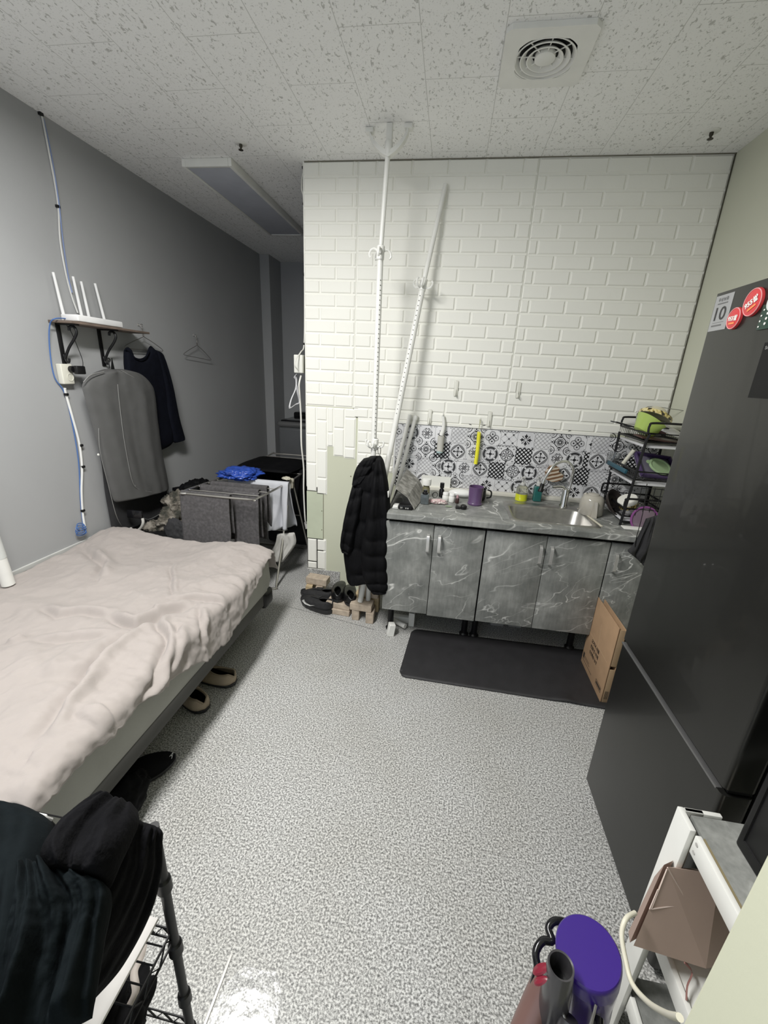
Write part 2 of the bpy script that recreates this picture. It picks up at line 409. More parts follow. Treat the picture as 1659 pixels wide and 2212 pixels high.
bm = bm_new(); box(bm, (XK, YW-.003, .135), (-.825, YW, .395))
brick(bm, XK, -.898, .20, .392); brick(bm, -.898, -.825, .298, .392); brick(bm, -.898, -.825, .14, .298); brick(bm, XK, -.898, .14, .20)
obj('brick_panel', bm, FOAM, wk, smooth=False)
bm = bm_new(); box(bm, (-.345, YW-.009, 1.2975), (1.02, YW-.002, 1.315), .001)
for x in (-.05, .2, .41, .9): box(bm, (x, YW-.0095, 1.298), (x+.001, YW-.009, 1.315))
obj('edge_strip', bm, FOAM, wk, smooth=False)
bm = bm_new(); box(bm, (-.345, YW-.0085, 1.2955), (1.3, YW-.002, 1.2975)); obj('dark_edge', bm, DARKTRIM, wk, smooth=False)
bm = bm_new(); box(bm, (XR-.004, YW-.012, 1.3), (XR-.001, YW-.001, H)); obj('dark_edge', bm, mat('dark_joint', (.07, .065, .045), .9), wk, smooth=False)
bm = bm_new(); box(bm, (XK+.01, YW-.011, H-.0035), (XR, YW-.001, H)); obj('dark_edge', bm, mat('dark_joint2', (.2, .19, .15), .9), wk, smooth=False)

# patterned backsplash ------------------------------------------------
bs_y = YW - .005
bm = bm_new(); box(bm, (-.345, bs_y, .865), (XR-.002, YW-.0005, 1.2955)); bsp = obj('tile_sheet', bm, m_pattern('pale_tile', ((.60, .60, .62), (.74, .74, .755), (.80, .80, .81)), 9, (1, 1, 1), .35, 4, (.3, .5, .7)), wk, smooth=False)
bK, bG, bL = bm_new(), bm_new(), bm_new()
TS = .107
def tiler(x0, z0, w, clip):
    def T(u, v): return (x0 + u*TS, z0 + v*TS)
    ylv = {id(bK): bs_y-.0009, id(bG): bs_y-.0005, id(bL): bs_y-.0007}
    def P(b, pts):
        y = ylv[id(b)]; q = [T(*p) for p in pts]; lim0, lim1 = x0 + clip[0]*TS, x0 + clip[1]*TS
        def cl(ps, s, l):
            o = []
            for i in range(len(ps)):
                a, c = ps[i-1], ps[i]; ia, ic = s*(a[0]-l) >= 0, s*(c[0]-l) >= 0
                if ia != ic: t = (l-a[0])/(c[0]-a[0]); o.append((l, a[1]+(c[1]-a[1])*t))
                if ic: o.append(c)
            return o
        q = cl(q, 1, lim0); q = cl(q, -1, lim1) if q else q
        if len(q) > 2: poly(b, [(x, y, z) for x, z in q])
    return P
def lp(P, b, pts, w):
    w *= 1.35
    for a, c in zip(pts, pts[1:]):
        dx, dz = c[0]-a[0], c[1]-a[1]; l = math.hypot(dx, dz) or 1; nx_, nz_ = -dz/l*w/2, dx/l*w/2
        P(b, [(a[0]+nx_, a[1]+nz_), (c[0]+nx_, c[1]+nz_), (c[0]-nx_, c[1]-nz_), (a[0]-nx_, a[1]-nz_)])
def arc(cx, cz, r, a0, a1, n=10): return [(cx+r*math.cos(math.radians(a0+(a1-a0)*i/n)), cz+r*math.sin(math.radians(a0+(a1-a0)*i/n))) for i in range(n+1)]
def disc(P, b, cx, cz, r, n=12, sx=1, sz=1, rot=0):
    c, s = math.cos(rot), math.sin(rot)
    P(b, [(cx + (math.cos(t)*r*sx)*c - (math.sin(t)*r*sz)*s, cz + (math.cos(t)*r*sx)*s + (math.sin(t)*r*sz)*c) for t in [2*PI*i/n for i in range(n)]])
def rot4(f):
    for k in range(4):
        a = k*PI/2; f(lambda u, v, a=a: (.5+(u-.5)*math.cos(a)-(v-.5)*math.sin(a), .5+(u-.5)*math.sin(a)+(v-.5)*math.cos(a)), k)
def dots(P):
    for u in (.07, .93):
        for v in (.07, .93): disc(P, bK, u, v, .028, 8)
def pat(kind, P):
    if kind == 'R':
        lp(P, bK, arc(.5, .5, .46, 0, 360, 28), .02)
        for k in range(4): lp(P, bK, arc(.5, .5, .385, 90*k-38, 90*k+38, 9), .075)
        for k in range(4): lp(P, bL, arc(.5, .5, .385, 90*k-33, 90*k+33, 8), .012)
        lp(P, bK, arc(.5, .5, .30, 0, 360, 24), .014)
        rot4(lambda f, k: (disc(P, bG, *f(.5, .69), .045, 8), lp(P, bG, [f(.5, .57), f(.5, .7)], .03)))
        P(bK, [(.5, .62), (.62, .5), (.5, .38), (.38, .5)]); P(bL, [(.5, .55), (.55, .5), (.5, .45), (.45, .5)])
        for u in (.04, .96):
            for v in (.04, .96): lp(P, bG, arc(u, v, .1, 0, 360, 10), .02)
    elif kind == 'H':
        dots(P)
        def h(f, k):
            for s in (-1, 1): lp(P, bK, [f(.5+s*x, y) for x, y in ((0, .56), (.1, .68), (.13, .76), (.09, .82), (.035, .79), (.04, .73))], .03)
            lp(P, bK, [f(.5, .5), f(.62, .62)], .022); disc(P, bG, *f(.7, .7), .035, 8); disc(P, bG, *f(.77, .68), .02, 6); disc(P, bG, *f(.68, .77), .02, 6)
        rot4(h)
    elif kind == 'L':
        dots(P)
        def h(f, k):
            P(bK, [f(.5, .53), f(.44, .68), f(.38, .75), f(.45, .77), f(.5, .87), f(.55, .77), f(.62, .75), f(.56, .68)])
            for s in (-1, 1): lp(P, bK, [f(.5+s*.05, .55), f(.5+s*.15, .66), f(.5+s*.24, .68)], .02)
            disc(P, bK, *f(.72, .72), .022, 6)
        rot4(h)
    elif kind == 'l':
        n = 4
        for i in range(-n, n+1):
            a = i/n
            for s in (1, -1):
                pts = []
                for t in (max(0, -a), min(1, 1-a)): pts.append((t, t+a) if s == 1 else (t, 1-(t+a)))
                lp(P, bG, pts, .011); 
                lp(P, bG, [(p[0], p[1]+.045) for p in pts], .006)
    elif kind == 'K':
        n = 4
        for i in range(-n, n+1):
            a = i/n
            for s in (1, -1):
                pts = []
                for t in (max(0, -a), min(1, 1-a)): pts.append((t, t+a) if s == 1 else (t, 1-(t+a)))
                lp(P, bK, pts, .05); 
        for i in range(5):
            for j in range(5):
                if (i+j) % 2 == 0: disc(P, bG, i/4, j/4, .07, 8); disc(P, bK, i/4, j/4, .03, 6)
    elif kind == 'X':
        rot4(lambda f, k: P(bG, [f(.5, .97), f(.62, .93), f(.74, .87), f(.87, .74), f(.93, .62), f(.97, .5), f(.9, .5), f(.5, .9)]))
        lp(P, bK, [(.5, .93), (.93, .5), (.5, .07), (.07, .5), (.5, .93)], .012)
        def h(f, k):
            lp(P, bK, [f(.5, .5), f(.5, .78)], .035); P(bK, [f(.42, .72), f(.5, .67), f(.58, .72), f(.54, .77), f(.5, .83), f(.46, .77)])
            lp(P, bG, [f(.56, .55), f(.62, .62)], .02)
        rot4(h); dots(P)
    elif kind == 'D':
        for k in range(6):
            a = k*PI/3; disc(P, bG, .5+.13*math.cos(a), .5+.13*math.sin(a), .055, 8, 1.3, .8, a); lp(P, bK, arc(.5+.14*math.cos(a), .5+.14*math.sin(a), .085, 0, 360, 12), .016)
        o = [(.5+.32*math.cos(PI/8+k*PI/4), .5+.32*math.sin(PI/8+k*PI/4)) for k in range(9)]; lp(P, bK, o, .035)
        for u in (0, 1):
            for v in (0, 1): lp(P, bK, arc(u, v, .24, 0, 360, 20), .03); lp(P, bK, arc(u, v, .12, 0, 360, 14), .02); disc(P, bG, u, v, .07, 8)
        rot4(lambda f, k: (disc(P, bK, *f(.5, .94), .05, 8), lp(P, bK, [f(.5, .82), f(.38, .9)], .03), lp(P, bK, [f(.5, .82), f(.62, .9)], .03)))
    elif kind == 'Q':
        def h(f, k):
            c = f(.5, .72); lp(P, bK, arc(c[0], c[1], .17, 0, 360, 20), .02); disc(P, bK, c[0], c[1], .055, 8, 1, 1); disc(P, bG, *f(.68, .68), .035, 6)
            lp(P, bG, arc(c[0], c[1], .12, 0, 360, 16), .012)
            q = f(.93, .93); disc(P, bK, q[0], q[1], .045, 6); disc(P, bG, *f(.84, .95), .03, 6); disc(P, bG, *f(.95, .84), .03, 6)
        rot4(h); disc(P, bK, .5, .5, .04, 8)
    elif kind == 'd':
        for u, v in ((.5, .5), (.25, .75), (.75, .75), (.25, .25), (.75, .25)): disc(P, bG, u, v, .065, 8); disc(P, bK, u, v, .028, 6)
        for s in (1, -1):
            for a in (-.5, 0, .5):
                pts = []
                for t in (max(0, -a), min(1, 1-a)): pts.append((t, t+a) if s == 1 else (t, 1-(t+a)))
                lp(P, bG, pts, .012)
        for i in range(5): lp(P, bK, arc(.1+.2*i, 0, .1, 0, 180, 6), .02); lp(P, bK, arc(.1+.2*i, 1, .1, 180, 360, 6), .02)
    elif kind == 'O':
        for k in range(8):
            a = k*PI/4; lp(P, bK, arc(.5+.2*math.cos(a), .5+.2*math.sin(a), .1, 0, 360, 10), .02)
        lp(P, bK, arc(.5, .5, .36, 0, 360, 24), .03)
        disc(P, bG, .5, .5, .06, 8); rot4(lambda f, k: (disc(P, bK, *f(.5, .92), .045, 8), disc(P, bG, *f(.88, .88), .05, 8), lp(P, bK, arc(*f(.5, .84), .07, 0, 360, 10), .02)))
rows = (('Q.45 R H L l D Q d L l D Q L.3 l D Q D', -.3355), ('l.45 Q D K X H R O K X H R K.3 X Q K D', -.3355),
        ('D.45 L l D.5 R H X K O R l X K l D H', -.3355), ('K.45 Q X O D l L d R X D.35 l L X d Q', -.3355))
for ri, (rw, xs) in enumerate(rows):
    x = xs; z0 = 1.295 - TS*(ri+1)
    for tk in rw.split():
        k = tk[0]; wv = float(tk[1:]) if len(tk) > 1 else 1.0
        if x >= XR - .01: break
        wv2 = min(wv, (XR-.003-x)/TS)
        c0 = (1-wv) if x == xs else 0
        P = tiler(x - c0*TS, z0, 1, (c0, c0+wv2)); pat(k, P)
        for b_, pts in ((bG, ((c0, 0), (c0, 1))), (bG, ((c0, .006), (c0+wv2, .006)))): lp(P, b_, [(min(max(p[0], c0+.006), c0+wv2), p[1]) for p in pts], .012)
        x += wv*TS
obj('tile_pattern', bK, mat('tile_black_print', (.012, .012, .014), .4), bsp, smooth=False)
obj('tile_pattern', bG, mat('tile_grey_print', (.17, .17, .175), .4), bsp, smooth=False)
obj('tile_pattern', bL, mat('tile_light_print', (.45, .45, .45), .4), bsp, smooth=False)
bm = bm_new(); box(bm, (-.345, bs_y-.0006, 1.069), (XR-.002, bs_y, 1.0705)); obj('sheet_joint', bm, DARKTRIM, bsp, smooth=False)

# floor seam, worn glossy patch and door sill -------------------------
bm = bm_new(); tube(bm, [(x, y, .0005) for x, y in ((-1.0, 2.46), (-.7, 2.40), (-.35, 2.32))], .0016, 4); tag(obj('trim_3', bm, mat('seam_dark', (.09, .09, .085), .9)), kind='structure')
bm = bm_new(); box(bm, (-.475, -.3, 0), (-.467, .66, .003), .001); struct('trim_4', bm, mat('metal_sill', (.42, .41, .39), .35, .2))
def m_gloss():
    m, t, b = nt('worn_glossy_vinyl'); p = geo_pos(t)
    n1 = N(t, 'ShaderNodeTexNoise', i_Scale=235.0, i_Detail=2.5, i_Roughness=.65); L(t, p, n1.inputs['Vector'])
    L(t, ramp(t, n1.outputs['Fac'], [(.33, (.12, .12, .12)), (.43, (.24, .24, .235)), (.52, (.38, .38, .37)), (.60, (.62, .62, .60))]), b.inputs['Base Color'])
    b.inputs['Roughness'].default_value = .16; b.inputs['Coat Weight'].default_value = .6; b.inputs['Coat Roughness'].default_value = .12
    n2 = N(t, 'ShaderNodeTexNoise', i_Scale=26.0, i_Detail=3.0); L(t, p, n2.inputs['Vector'])
    bp = N(t, 'ShaderNodeBump', i_Strength=.35, i_Distance=.004); L(t, n2.outputs['Fac'], bp.inputs['Height']); L(t, bp.outputs[0], b.inputs['Coat Normal']); L(t, bp.outputs[0], b.inputs['Normal'])
    return m
bm = bm_new(); q = []
for i in range(25):
    a = 2*PI*i/24; q.append((-.375 + .095*math.copysign(abs(math.cos(a))**.6, math.cos(a)) + .008*nz(i*.7), .40 + .25*math.copysign(abs(math.sin(a))**.6, math.sin(a)) + .012*nz(i*.9, 3), .0012))
poly(bm, q[:-1]); tag(obj('trim_5', bm, m_gloss(), smooth=False), kind='structure')

# ceiling fittings ------------------------------------------------------
def panel_light(x0, x1, y0, y1, lit, label):
    t = thing('ceiling_light', label, 'ceiling light', ((x0+x1)/2, (y0+y1)/2, H-.042))
    bm = bm_new(); z0 = H-.042; w = .022
    box(bm, (x0, y0, z0), (x0+w, y1, H-.0005), .003); box(bm, (x1-w, y0, z0), (x1, y1, H-.0005), .003)
    box(bm, (x0+w, y0, z0), (x1-w, y0+w, H-.0005), .003); box(bm, (x0+w, y1-w, z0), (x1-w, y1, H-.0005), .003)
    obj('frame', bm, WHITEP, t)
    bm = bm_new(); box(bm, (x0+w, y0+w, z0+.004), (x1-w, y1-w, H-.02), .002)
    obj('diffuser', bm, mat('lit_diffuser', (1, .97, .9), .5, emit=5) if lit else mat('unlit_diffuser', (.44, .46, .52), .5), t)
panel_light(-1.70, -1.385, 2.75, 4.02, False, 'unlit long panel light on ceiling toward the dark alcove')
panel_light(-1.12, -.82, .22, 1.50, True, 'lit long panel light on ceiling above the bed edge')
la = bpy.data.lights.new('panel_lamp', 'AREA'); la.shape = 'RECTANGLE'; la.size = .26; la.size_y = 1.24; la.energy = 86; la.color = (1.0, .99, .96)
lo = bpy.data.objects.new('panel_lamp', la); COL.objects.link(lo); lo.location = (-.97, .86, H-.066)

t = thing('ceiling_vent', 'white square ceiling fan vent with round louvres above the kitchen', 'ceiling vent', (.232, 2.05, H-.02))
bm = bm_new(); c = V((.232, 2.05)); ho, hi_ = .156, .104
# plate with rounded-square hole
n = 48; ou, inn = [], []
for i in range(n):
    a = 2*PI*i/n + PI/n; ca, sa = math.cos(a), math.sin(a); m_ = max(abs(ca), abs(sa)); ou.append((c.x+ca/m_*ho, c.y+sa/m_*ho)); k_ = (abs(ca)**4+abs(sa)**4)**.25; inn.append((c.x+ca/k_*hi_, c.y+sa/k_*hi_))
for z in (H-.018,):
    A = [bm.verts.new((x, y, z)) for x, y in ou]; B = [bm.verts.new((x, y, z)) for x, y in inn]; A2 = [bm.verts.new((x, y, H-.0005)) for x, y in ou]; B2 = [bm.verts.new((x, y, H-.001)) for x, y in inn]
    for i in range(n):
        j = (i+1) % n; bm.faces.new((A[i], A[j], B[j], B[i])); bm.faces.new((A[i], A2[i], A2[j], A[j])); bm.faces.new((B[i], B[j], B2[j], B2[i]))
obj('plate', bm, WHITEP, t)
bm = bm_new(); poly(bm, [(x, y, H-.0015) for x, y in inn]); obj('dark_duct', bm, mat('duct_black', (.012, .012, .012), .9), t)
bm = bm_new()
for r0, r1 in ((.046, .062), (.07, .086), (.094, .108)):
    lathe(bm, [(r0, -.004), (r1, -.019), (r1+.004, -.019), (r1+.004, -.017), (r0+.004, -.003), (r0, -.004)], (c.x, c.y, H), (0, 0, 1), 48)
for q in range(4):
    a = PI/4 + q*PI/2; pts = ring_pts((c.x, c.y, H-.012), .121, 8, a0=a-.32, a1=a+.32); tube(bm, pts, .006, 6)
obj('louvre_rings', bm, WHITEP, t)
bm = bm_new()
for q in range(8):
    a = q*PI/4 + .1; tube(bm, [(c.x+math.cos(a)*r, c.y+math.sin(a)*r, H-.011) for r in (.03, .105)], .0022, 5)
obj('spokes', bm, WHITEP, t)
bm = bm_new(); lathe(bm, [(0, -.019), (.03, -.019), (.037, -.016), (.037, -.002)], (c.x, c.y, H), (0, 0, 1), 32); obj('centre_disc', bm, WHITEP, t)
for (x, y), lb in (((-1.252, 2.606), 'small metal sprinkler head on ceiling left of the tiled wall'), ((1.10, 2.607), 'small metal sprinkler head on ceiling in the right corner')):
    t = thing('sprinkler_head', lb, 'sprinkler', (x, y, H-.03))
    bm = bm_new(); lathe(bm, [(0, -.004), (.03, -.003), (.034, -.0005)], (x, y, H), (0, 0, 1), 20); obj('cover_plate', bm, WHITEP, t)
    bm = bm_new(); lathe(bm, [(.009, -.004), (.009, -.014), (.005, -.02), (.005, -.026), (.013, -.028), (.013, -.03), (0, -.03)], (x, y, H), (0, 0, 1), 14); obj('nozzle', bm, mat('dark_bronze', (.05, .045, .035), .5, .8), t)

# ------------------------------------------------------------------ kitchen base cabinets
YF = 2.24; ZC0, ZC1 = .212, .815
def handle(bm_, x, tilt=0):
    pts = [(x, YF-.004, .745), (x, YF-.026, .735), (x+tilt, YF-.030, .69), (x+tilt, YF-.026, .645), (x+tilt, YF-.004, .632)]
    pts = smoothpts(pts, 4)
    for a, b_ in zip(pts, pts[1:]):
        w = .008; v = [V(a)+V((-w, 0, 0)), V(a)+V((w, 0, 0)), V(b_)+V((w, 0, 0)), V(b_)+V((-w, 0, 0))]
        prism(bm_, v, (0, -.004, 0))
def cabinet(x0, x1, doors, label, foots):
    t = thing('base_cabinet', label, 'cabinet', ((x0+x1)/2, 2.5, 0), 'grey marble kitchen base cabinets')
    bm = bm_new(); th = .016
    box(bm, (x0+.001, YF+.02, ZC0), (x0+th, 2.80, ZC1)); box(bm, (x1-th, YF+.02, ZC0), (x1-.001, 2.80, ZC1)); box(bm, (x0+th, YF+.02, ZC0), (x1-th, 2.80, ZC0+th)); box(bm, (x0+th, 2.79, ZC0+th), (x1-th, 2.80, ZC1))
    obj('carcass', bm, DARKTRIM, t)
    for d0, d1, hx, dz in doors:
        bm = bm_new(); box(bm, (d0+.0018, YF, ZC0+dz), (d1-.0018, YF+.018, .797+dz*.3), .0015); d = obj('door', bm, MARBLE, t)
        bm = bm_new(); handle(bm, hx, 0); obj('handle', bm, STEEL, d)
    for fx, fy in foots:
        bm = bm_new(); lathe(bm, [(0, 0), (.028, 0), (.03, .012), (.02, .022), (.018, .19), (.03, .2), (.03, ZC0-.001)], (fx, fy, 0), (0, 0, 1), 16); obj('foot', bm, BLACK, t)
    return t
cabinet(-.298, .272, ((-.298, -.018, -.047, .004), (-.018, .271, .018, -.004)), 'left base cabinet beside the hanging coat, two grey marble doors', ((-.25, 2.36), (.235, 2.40), (-.25, 2.7)))
cabinet(.275, .938, ((.276, .608, .578, 0), (.608, .938, .636, 0)), 'middle base cabinet under the sink, two grey marble doors', ((.30, 2.40), (.90, 2.40), (.3, 2.7)))
cabinet(.941, 1.318, ((.942, 1.317, .972, 0),), 'right base cabinet half hidden behind the fridge, one grey marble door', ((1.27, 2.40), (1.27, 2.7)))
# worktop with sink cut-out
sx0, sx1, sy0, sy1 = .405, .885, 2.275, 2.665
bm = bm_new()
WX0, WX1, WY0, WY1, WZ0, WZ1 = -.292, 1.322, 2.205, 2.805, .822, .86
box(bm, (WX0, WY0, WZ0), (WX1, sy0+.012, WZ1), .006); box(bm, (WX0, sy1-.012, WZ0), (WX1, WY1, WZ1), .001)
box(bm, (WX0, sy0+.012, WZ0), (sx0+.012, sy1-.012, WZ1)); box(bm, (sx1-.012, sy0+.012, WZ0), (WX1, sy1-.012, WZ1))
obj('worktop', bm, MARBLE, label='grey marble patterned kitchen worktop over the base cabinets', cat='worktop', smooth=False)
bm = bm_new(); box(bm, (-.28, 2.775, WZ1+.0005), (1.32, 2.812, .885), .003)
for x in (.12, .37, .62, .9, 1.12): box(bm, (x, 2.774, .861), (x+.0015, 2.7755, .884))
obj('upstand_strip', bm, mat('ivory_strip', (.66, .64, .56), .5), label='ivory plastic strip along the back of the worktop', cat='strip')
# sink: rim + bowl
def rrect(x0, x1, y0, y1, r, n=6):
    o = []
    for cx, cy, a in ((x1-r, y1-r, 0), (x0+r, y1-r, 90), (x0+r, y0+r, 180), (x1-r, y0+r, 270)):
        for i in range(n+1):
            t_ = math.radians(a + 90*i/n); o.append((cx+r*math.cos(t_), cy+r*math.sin(t_)))
    return o
def skin_loops(bm, loops, capend=True):
    R_ = [[bm.verts.new(p) for p in l] for l in loops]
    for a, b_ in zip(R_, R_[1:]):
        n = len(a)
        for i in range(n): bm.faces.new((a[i], a[(i+1) % n], b_[(i+1) % n], b_[i]))
    if capend: bm.faces.new(R_[-1])
t = thing('kitchen_sink', 'stainless steel sink bowl set in the grey worktop', 'sink', (.645, 2.47, .66))
bm = bm_new(); Lz = lambda x0, x1, y0, y1, r, z: [(x, y, z) for x, y in rrect(x0, x1, y0, y1, r)]
skin_loops(bm, [Lz(sx0-.004, sx1+.004, sy0-.004, sy1+.004, .03, .8602), Lz(sx0-.002, sx1+.002, sy0-.002, sy1+.002, .03, .8635), Lz(sx0+.022, sx1-.022, sy0+.022, sy1-.075, .05, .8625), Lz(sx0+.028, sx1-.028, sy0+.028, sy1-.082, .05, .855),
    Lz(sx0+.034, sx1-.034, sy0+.034, sy1-.088, .06, .72), Lz(sx0+.05, sx1-.05, sy0+.05, sy1-.105, .06, .70), Lz(sx0+.2, sx1-.2, sy0+.13, sy1-.19, .03, .695)])
obj('bowl', bm, SINKM, t, angle=60)
bm = bm_new(); lathe(bm, [(0, .003), (.03, .003), (.04, .006), (.045, .002)], (.645, 2.445, .695), (0, 0, 1), 24); obj('drain', bm, STEEL, t)
t = thing('faucet', 'chrome gooseneck kitchen tap standing behind the sink', 'faucet', (.765, 2.635, .863))
fx, fy = .772, 2.64
bm = bm_new(); lathe(bm, [(0, 0), (.026, 0), (.026, .01), (.021, .02), (.021, .105), (.017, .115), (0, .118)], (fx, fy, .8636), (0, 0, 1), 20); obj('body', bm, CHROME, t)
bm = bm_new(); tube(bm, [(fx+.012, fy, .95), (fx+.02, fy, 1.05), (fx+.012, fy-.01, 1.115), (fx-.04, fy-.02, 1.155), (fx-.105, fy-.035, 1.13), (fx-.15, fy-.05, 1.05), (fx-.16, fy-.055, 1.01)], .0085, 12, 6); obj('spout', bm, CHROME, t)
bm = bm_new(); lathe(bm, [(.011, 0), (.013, -.008), (.013, -.035), (.017, -.04), (.017, -.052), (0, -.052)], (fx-.16, fy-.055, 1.015), (.12, .05, 1), 16); obj('spray_head', bm, BLACK, t)
bm = bm_new(); tube(bm, [(fx-.005, fy, .975), (fx-.03, fy-.005, .99), (fx-.085, fy-.01, .985)], lambda s: .016-.008*s, 10, 4); obj('lever', bm, CHROME, t)
bm = bm_new(); box(bm, (.872, 2.31, .8605), (.884, 2.63, .8655), .001, rot=Matrix.Rotation(.12, 3, 'Z')); obj('cream_strip', bm, CREAM, label='thin cream strip lying on the worktop right of the sink', cat='strip')

# ------------------------------------------------------------------ fridge
t = thing('refrigerator', 'tall dark grey two-door fridge with magnets standing at right', 'fridge', (1.0, 1.12, 0))
fx0, fy0, fy1, ft, zs = .71, .822, 1.42, 1.862, .7215
bm = bm_new(); box(bm, (fx0+.075, fy0+.006, .03), (1.295, fy1-.006, ft-.01), .006)
box(bm, (fx0+.09, fy0+.03, .001), (fx0+.13, fy1-.03, .03)); box(bm, (1.2, fy0+.03, .001), (1.25, fy1-.03, .03)); obj('body', bm, FRIDGES, t)
def fdoor(z0, z1, cut):
    bm = bm_new(); pr = []
    for x, y in rrect(fx0, fx0+.07, fy0, fy1, .012, 5): pr.append((x, y))
    lo_ = [(x, y, z0) for x, y in pr]; mid = []
    skin_loops(bm, [[(x, y, z0+.002) for x, y in pr], [(x, y, z1-.002) for x, y in pr]], True)
    bm.faces.new([v for v in list(bm.verts)[:len(pr)]][::-1])
    return obj('door', bm, [FRIDGE], t, angle=50)
fdoor(.045, zs-.007, 0); up = fdoor(zs+.007, ft, 1)
bm = bm_new(); box(bm, (fx0+.018, fy0+.01, zs-.009), (fx0+.07, fy1-.01, zs+.009)); obj('seam', bm, DARKTRIM, t)
bm = bm_new(); box(bm, (fx0-.002, fy0+.02, zs-.0125), (fx0+.012, fy1-.004, zs-.0065), .001); obj('grip_edge', bm, mat('grip_grey', (.16, .16, .16), .3, .6), t)
# sticker, magnets, panel on the upper door
xf = fx0 - .0006
bm = bm_new(); box(bm, (xf, 1.330, 1.762), (fx0, 1.408, 1.852), 0); st = obj('energy_sticker', bm, mat('sticker_grey', (.27, .275, .275), .4), up, smooth=False)
rt, upv = (0, -1, 0), (0, 0, 1)
text('10', st, mat('sticker_ink', (.02, .02, .02), .5), (xf-.0004, 1.393, 1.788), rt, upv, .048, .034, bold=.01)
text('무상보증', st, MATS['sticker_ink'], (xf-.0004, 1.393, 1.836), rt, upv, .045, .009)
bm = bm_new(); box(bm, (xf-.0005, 1.348, 1.829), (xf-.0001, 1.393, 1.832)); box(bm, (xf-.0005, 1.352, 1.773), (xf-.0001, 1.397, 1.777)); box(bm, (xf-.0005, 1.345, 1.782), (xf-.0001, 1.395, 1.7828)); obj('small_print', bm, mat('small_print_grey', (.10, .10, .10), .5), st, smooth=False)
def magnet(c, r, rot, label):
    t_ = thing('magnet', label, 'magnet', (fx0, c[0], c[1]), 'round red fridge magnets'); cx = (fx0-.0015, c[0], c[1])
    bm = bm_new(); lathe(bm, [(0, .006), (r*.8, .006), (r*.97, .004), (r, 0), (r, -.001), (0, -.001)], cx, (-1, 0, 0), 36, sy=1.0); obj('disc', bm, mat('magnet_red', (.55, .035, .04), .35), t_)
    ca, sa = math.cos(rot), math.sin(rot); r_ = V((0, -ca, sa)); u_ = V((0, sa, ca)); o = V((fx0-.0085, c[0], c[1]))
    bm = bm_new(); tube(bm, ring_pts(o + V((.0018, 0, 0)), r*.93, 36, (0, 1, 0), (0, 0, 1)), .0012, 5, closed=True); obj('pink_rim', bm, mat('magnet_pink', (.75, .3, .3), .4), t_)
    text('955쌀', t_, mat('magnet_white', (.85, .83, .78), .4), o - r_*r*.68 - u_*r*.22, r_, u_, r*1.36, r*.5, bold=.03)
    bm = bm_new(); p_ = o - r_*r*.45 - u_*r*.52; prism(bm, [p_, p_ + r_*r*.9, p_ + r_*r*.85 + u_*r*.16, p_ + r_*r*.03 + u_*r*.16], (-.0004, 0, 0)); obj('orange_print', bm, mat('magnet_orange', (.8, .22, .06), .4), t_, smooth=False)
    return t_
magnet((1.293, 1.783), .0265, .0, 'round red magnet with white lettering beside the grey 10 sticker')
magnet((1.236, 1.812), .0325, .45, 'larger round red magnet with white lettering tilted upward')
t2 = thing('magnet_card', 'dark green card magnet with white dots at photo right edge', 'magnet', (fx0, 1.165, 1.76))
bm = bm_new(); box(bm, (fx0-.004, 1.135, 1.745), (fx0-.0005, 1.196, 1.80), .001); obj('card', bm, mat('dark_green_card', (.004, .03, .018), .4), t2)
bm = bm_new(); lathe(bm, [(0, .004), (.02, .004), (.024, 0)], (fx0-.0006, 1.165, 1.803), (-1, 0, 0), 24); obj('pale_disc', bm, mat('pale_disc', (.6, .62, .6), .4), t2)
bm = bm_new()
for k in range(4): lathe(bm, [(0, .001), (.002, .001), (.002, 0)], (fx0-.0045, 1.189-.004*(k > 2), 1.752+.012*k), (-1, 0, 0), 8)
for k in range(3): lathe(bm, [(0, .001), (.003, .001), (.003, 0)], (fx0-.0045, 1.17, 1.757+.011*k), (-1, 0, 0), 8)
obj('white_dots', bm, MATS['magnet_white'], t2)
bm = bm_new(); box(bm, (xf-.0006, 1.045, 1.592), (fx0, 1.155, 1.715), .0); pn = obj('info_sticker', bm, mat('dark_sticker', (.004, .004, .004), .6, spec=.2), up, smooth=False)
text('Smart', pn, mat('sticker_text_grey', (.35, .35, .34), .5), (xf-.001, 1.147, 1.70), rt, upv, .03, .007)

# ------------------------------------------------------------------ bed
t = thing('bed', 'low bed with grey fitted sheet mattress against the left wall', 'bed', (-1.58, 1.26, 0))
bx0, bx1, by0, by1 = -2.125, -1.035, .26, 2.255
bm = bm_new(); box(bm, (bx0, by0, .18), (bx1, by1-.10, .262), .008); obj('base', bm, mat('grey_base_fabric', (.055, .054, .050), .8, 0, .08, 6), t)
bm = bm_new(); box(bm, (bx0, by1-.10, .15), (bx1+.012, by1+.025, .262), .025, 4); obj('corner_block', bm, BLACK, t)
for x, y in ((-1.98, .5), (-1.22, .5), (-1.98, 2.0), (-1.22, 2.0), (-1.6, 1.2)):
    bm = bm_new(); lathe(bm, [(0, .001), (.02, .001), (.026, .18)], (x, y, 0), (0, 0, 1), 14); obj('leg', bm, BLACK, t)
bm = bm_new(); nx, ny = 30, 70; loops = []
prof = [(0, .262), (0, .27), (.010, .285), (.016, .33), (.014, .40), (.012, .455), (-.008, .485), (-.035, .492)]
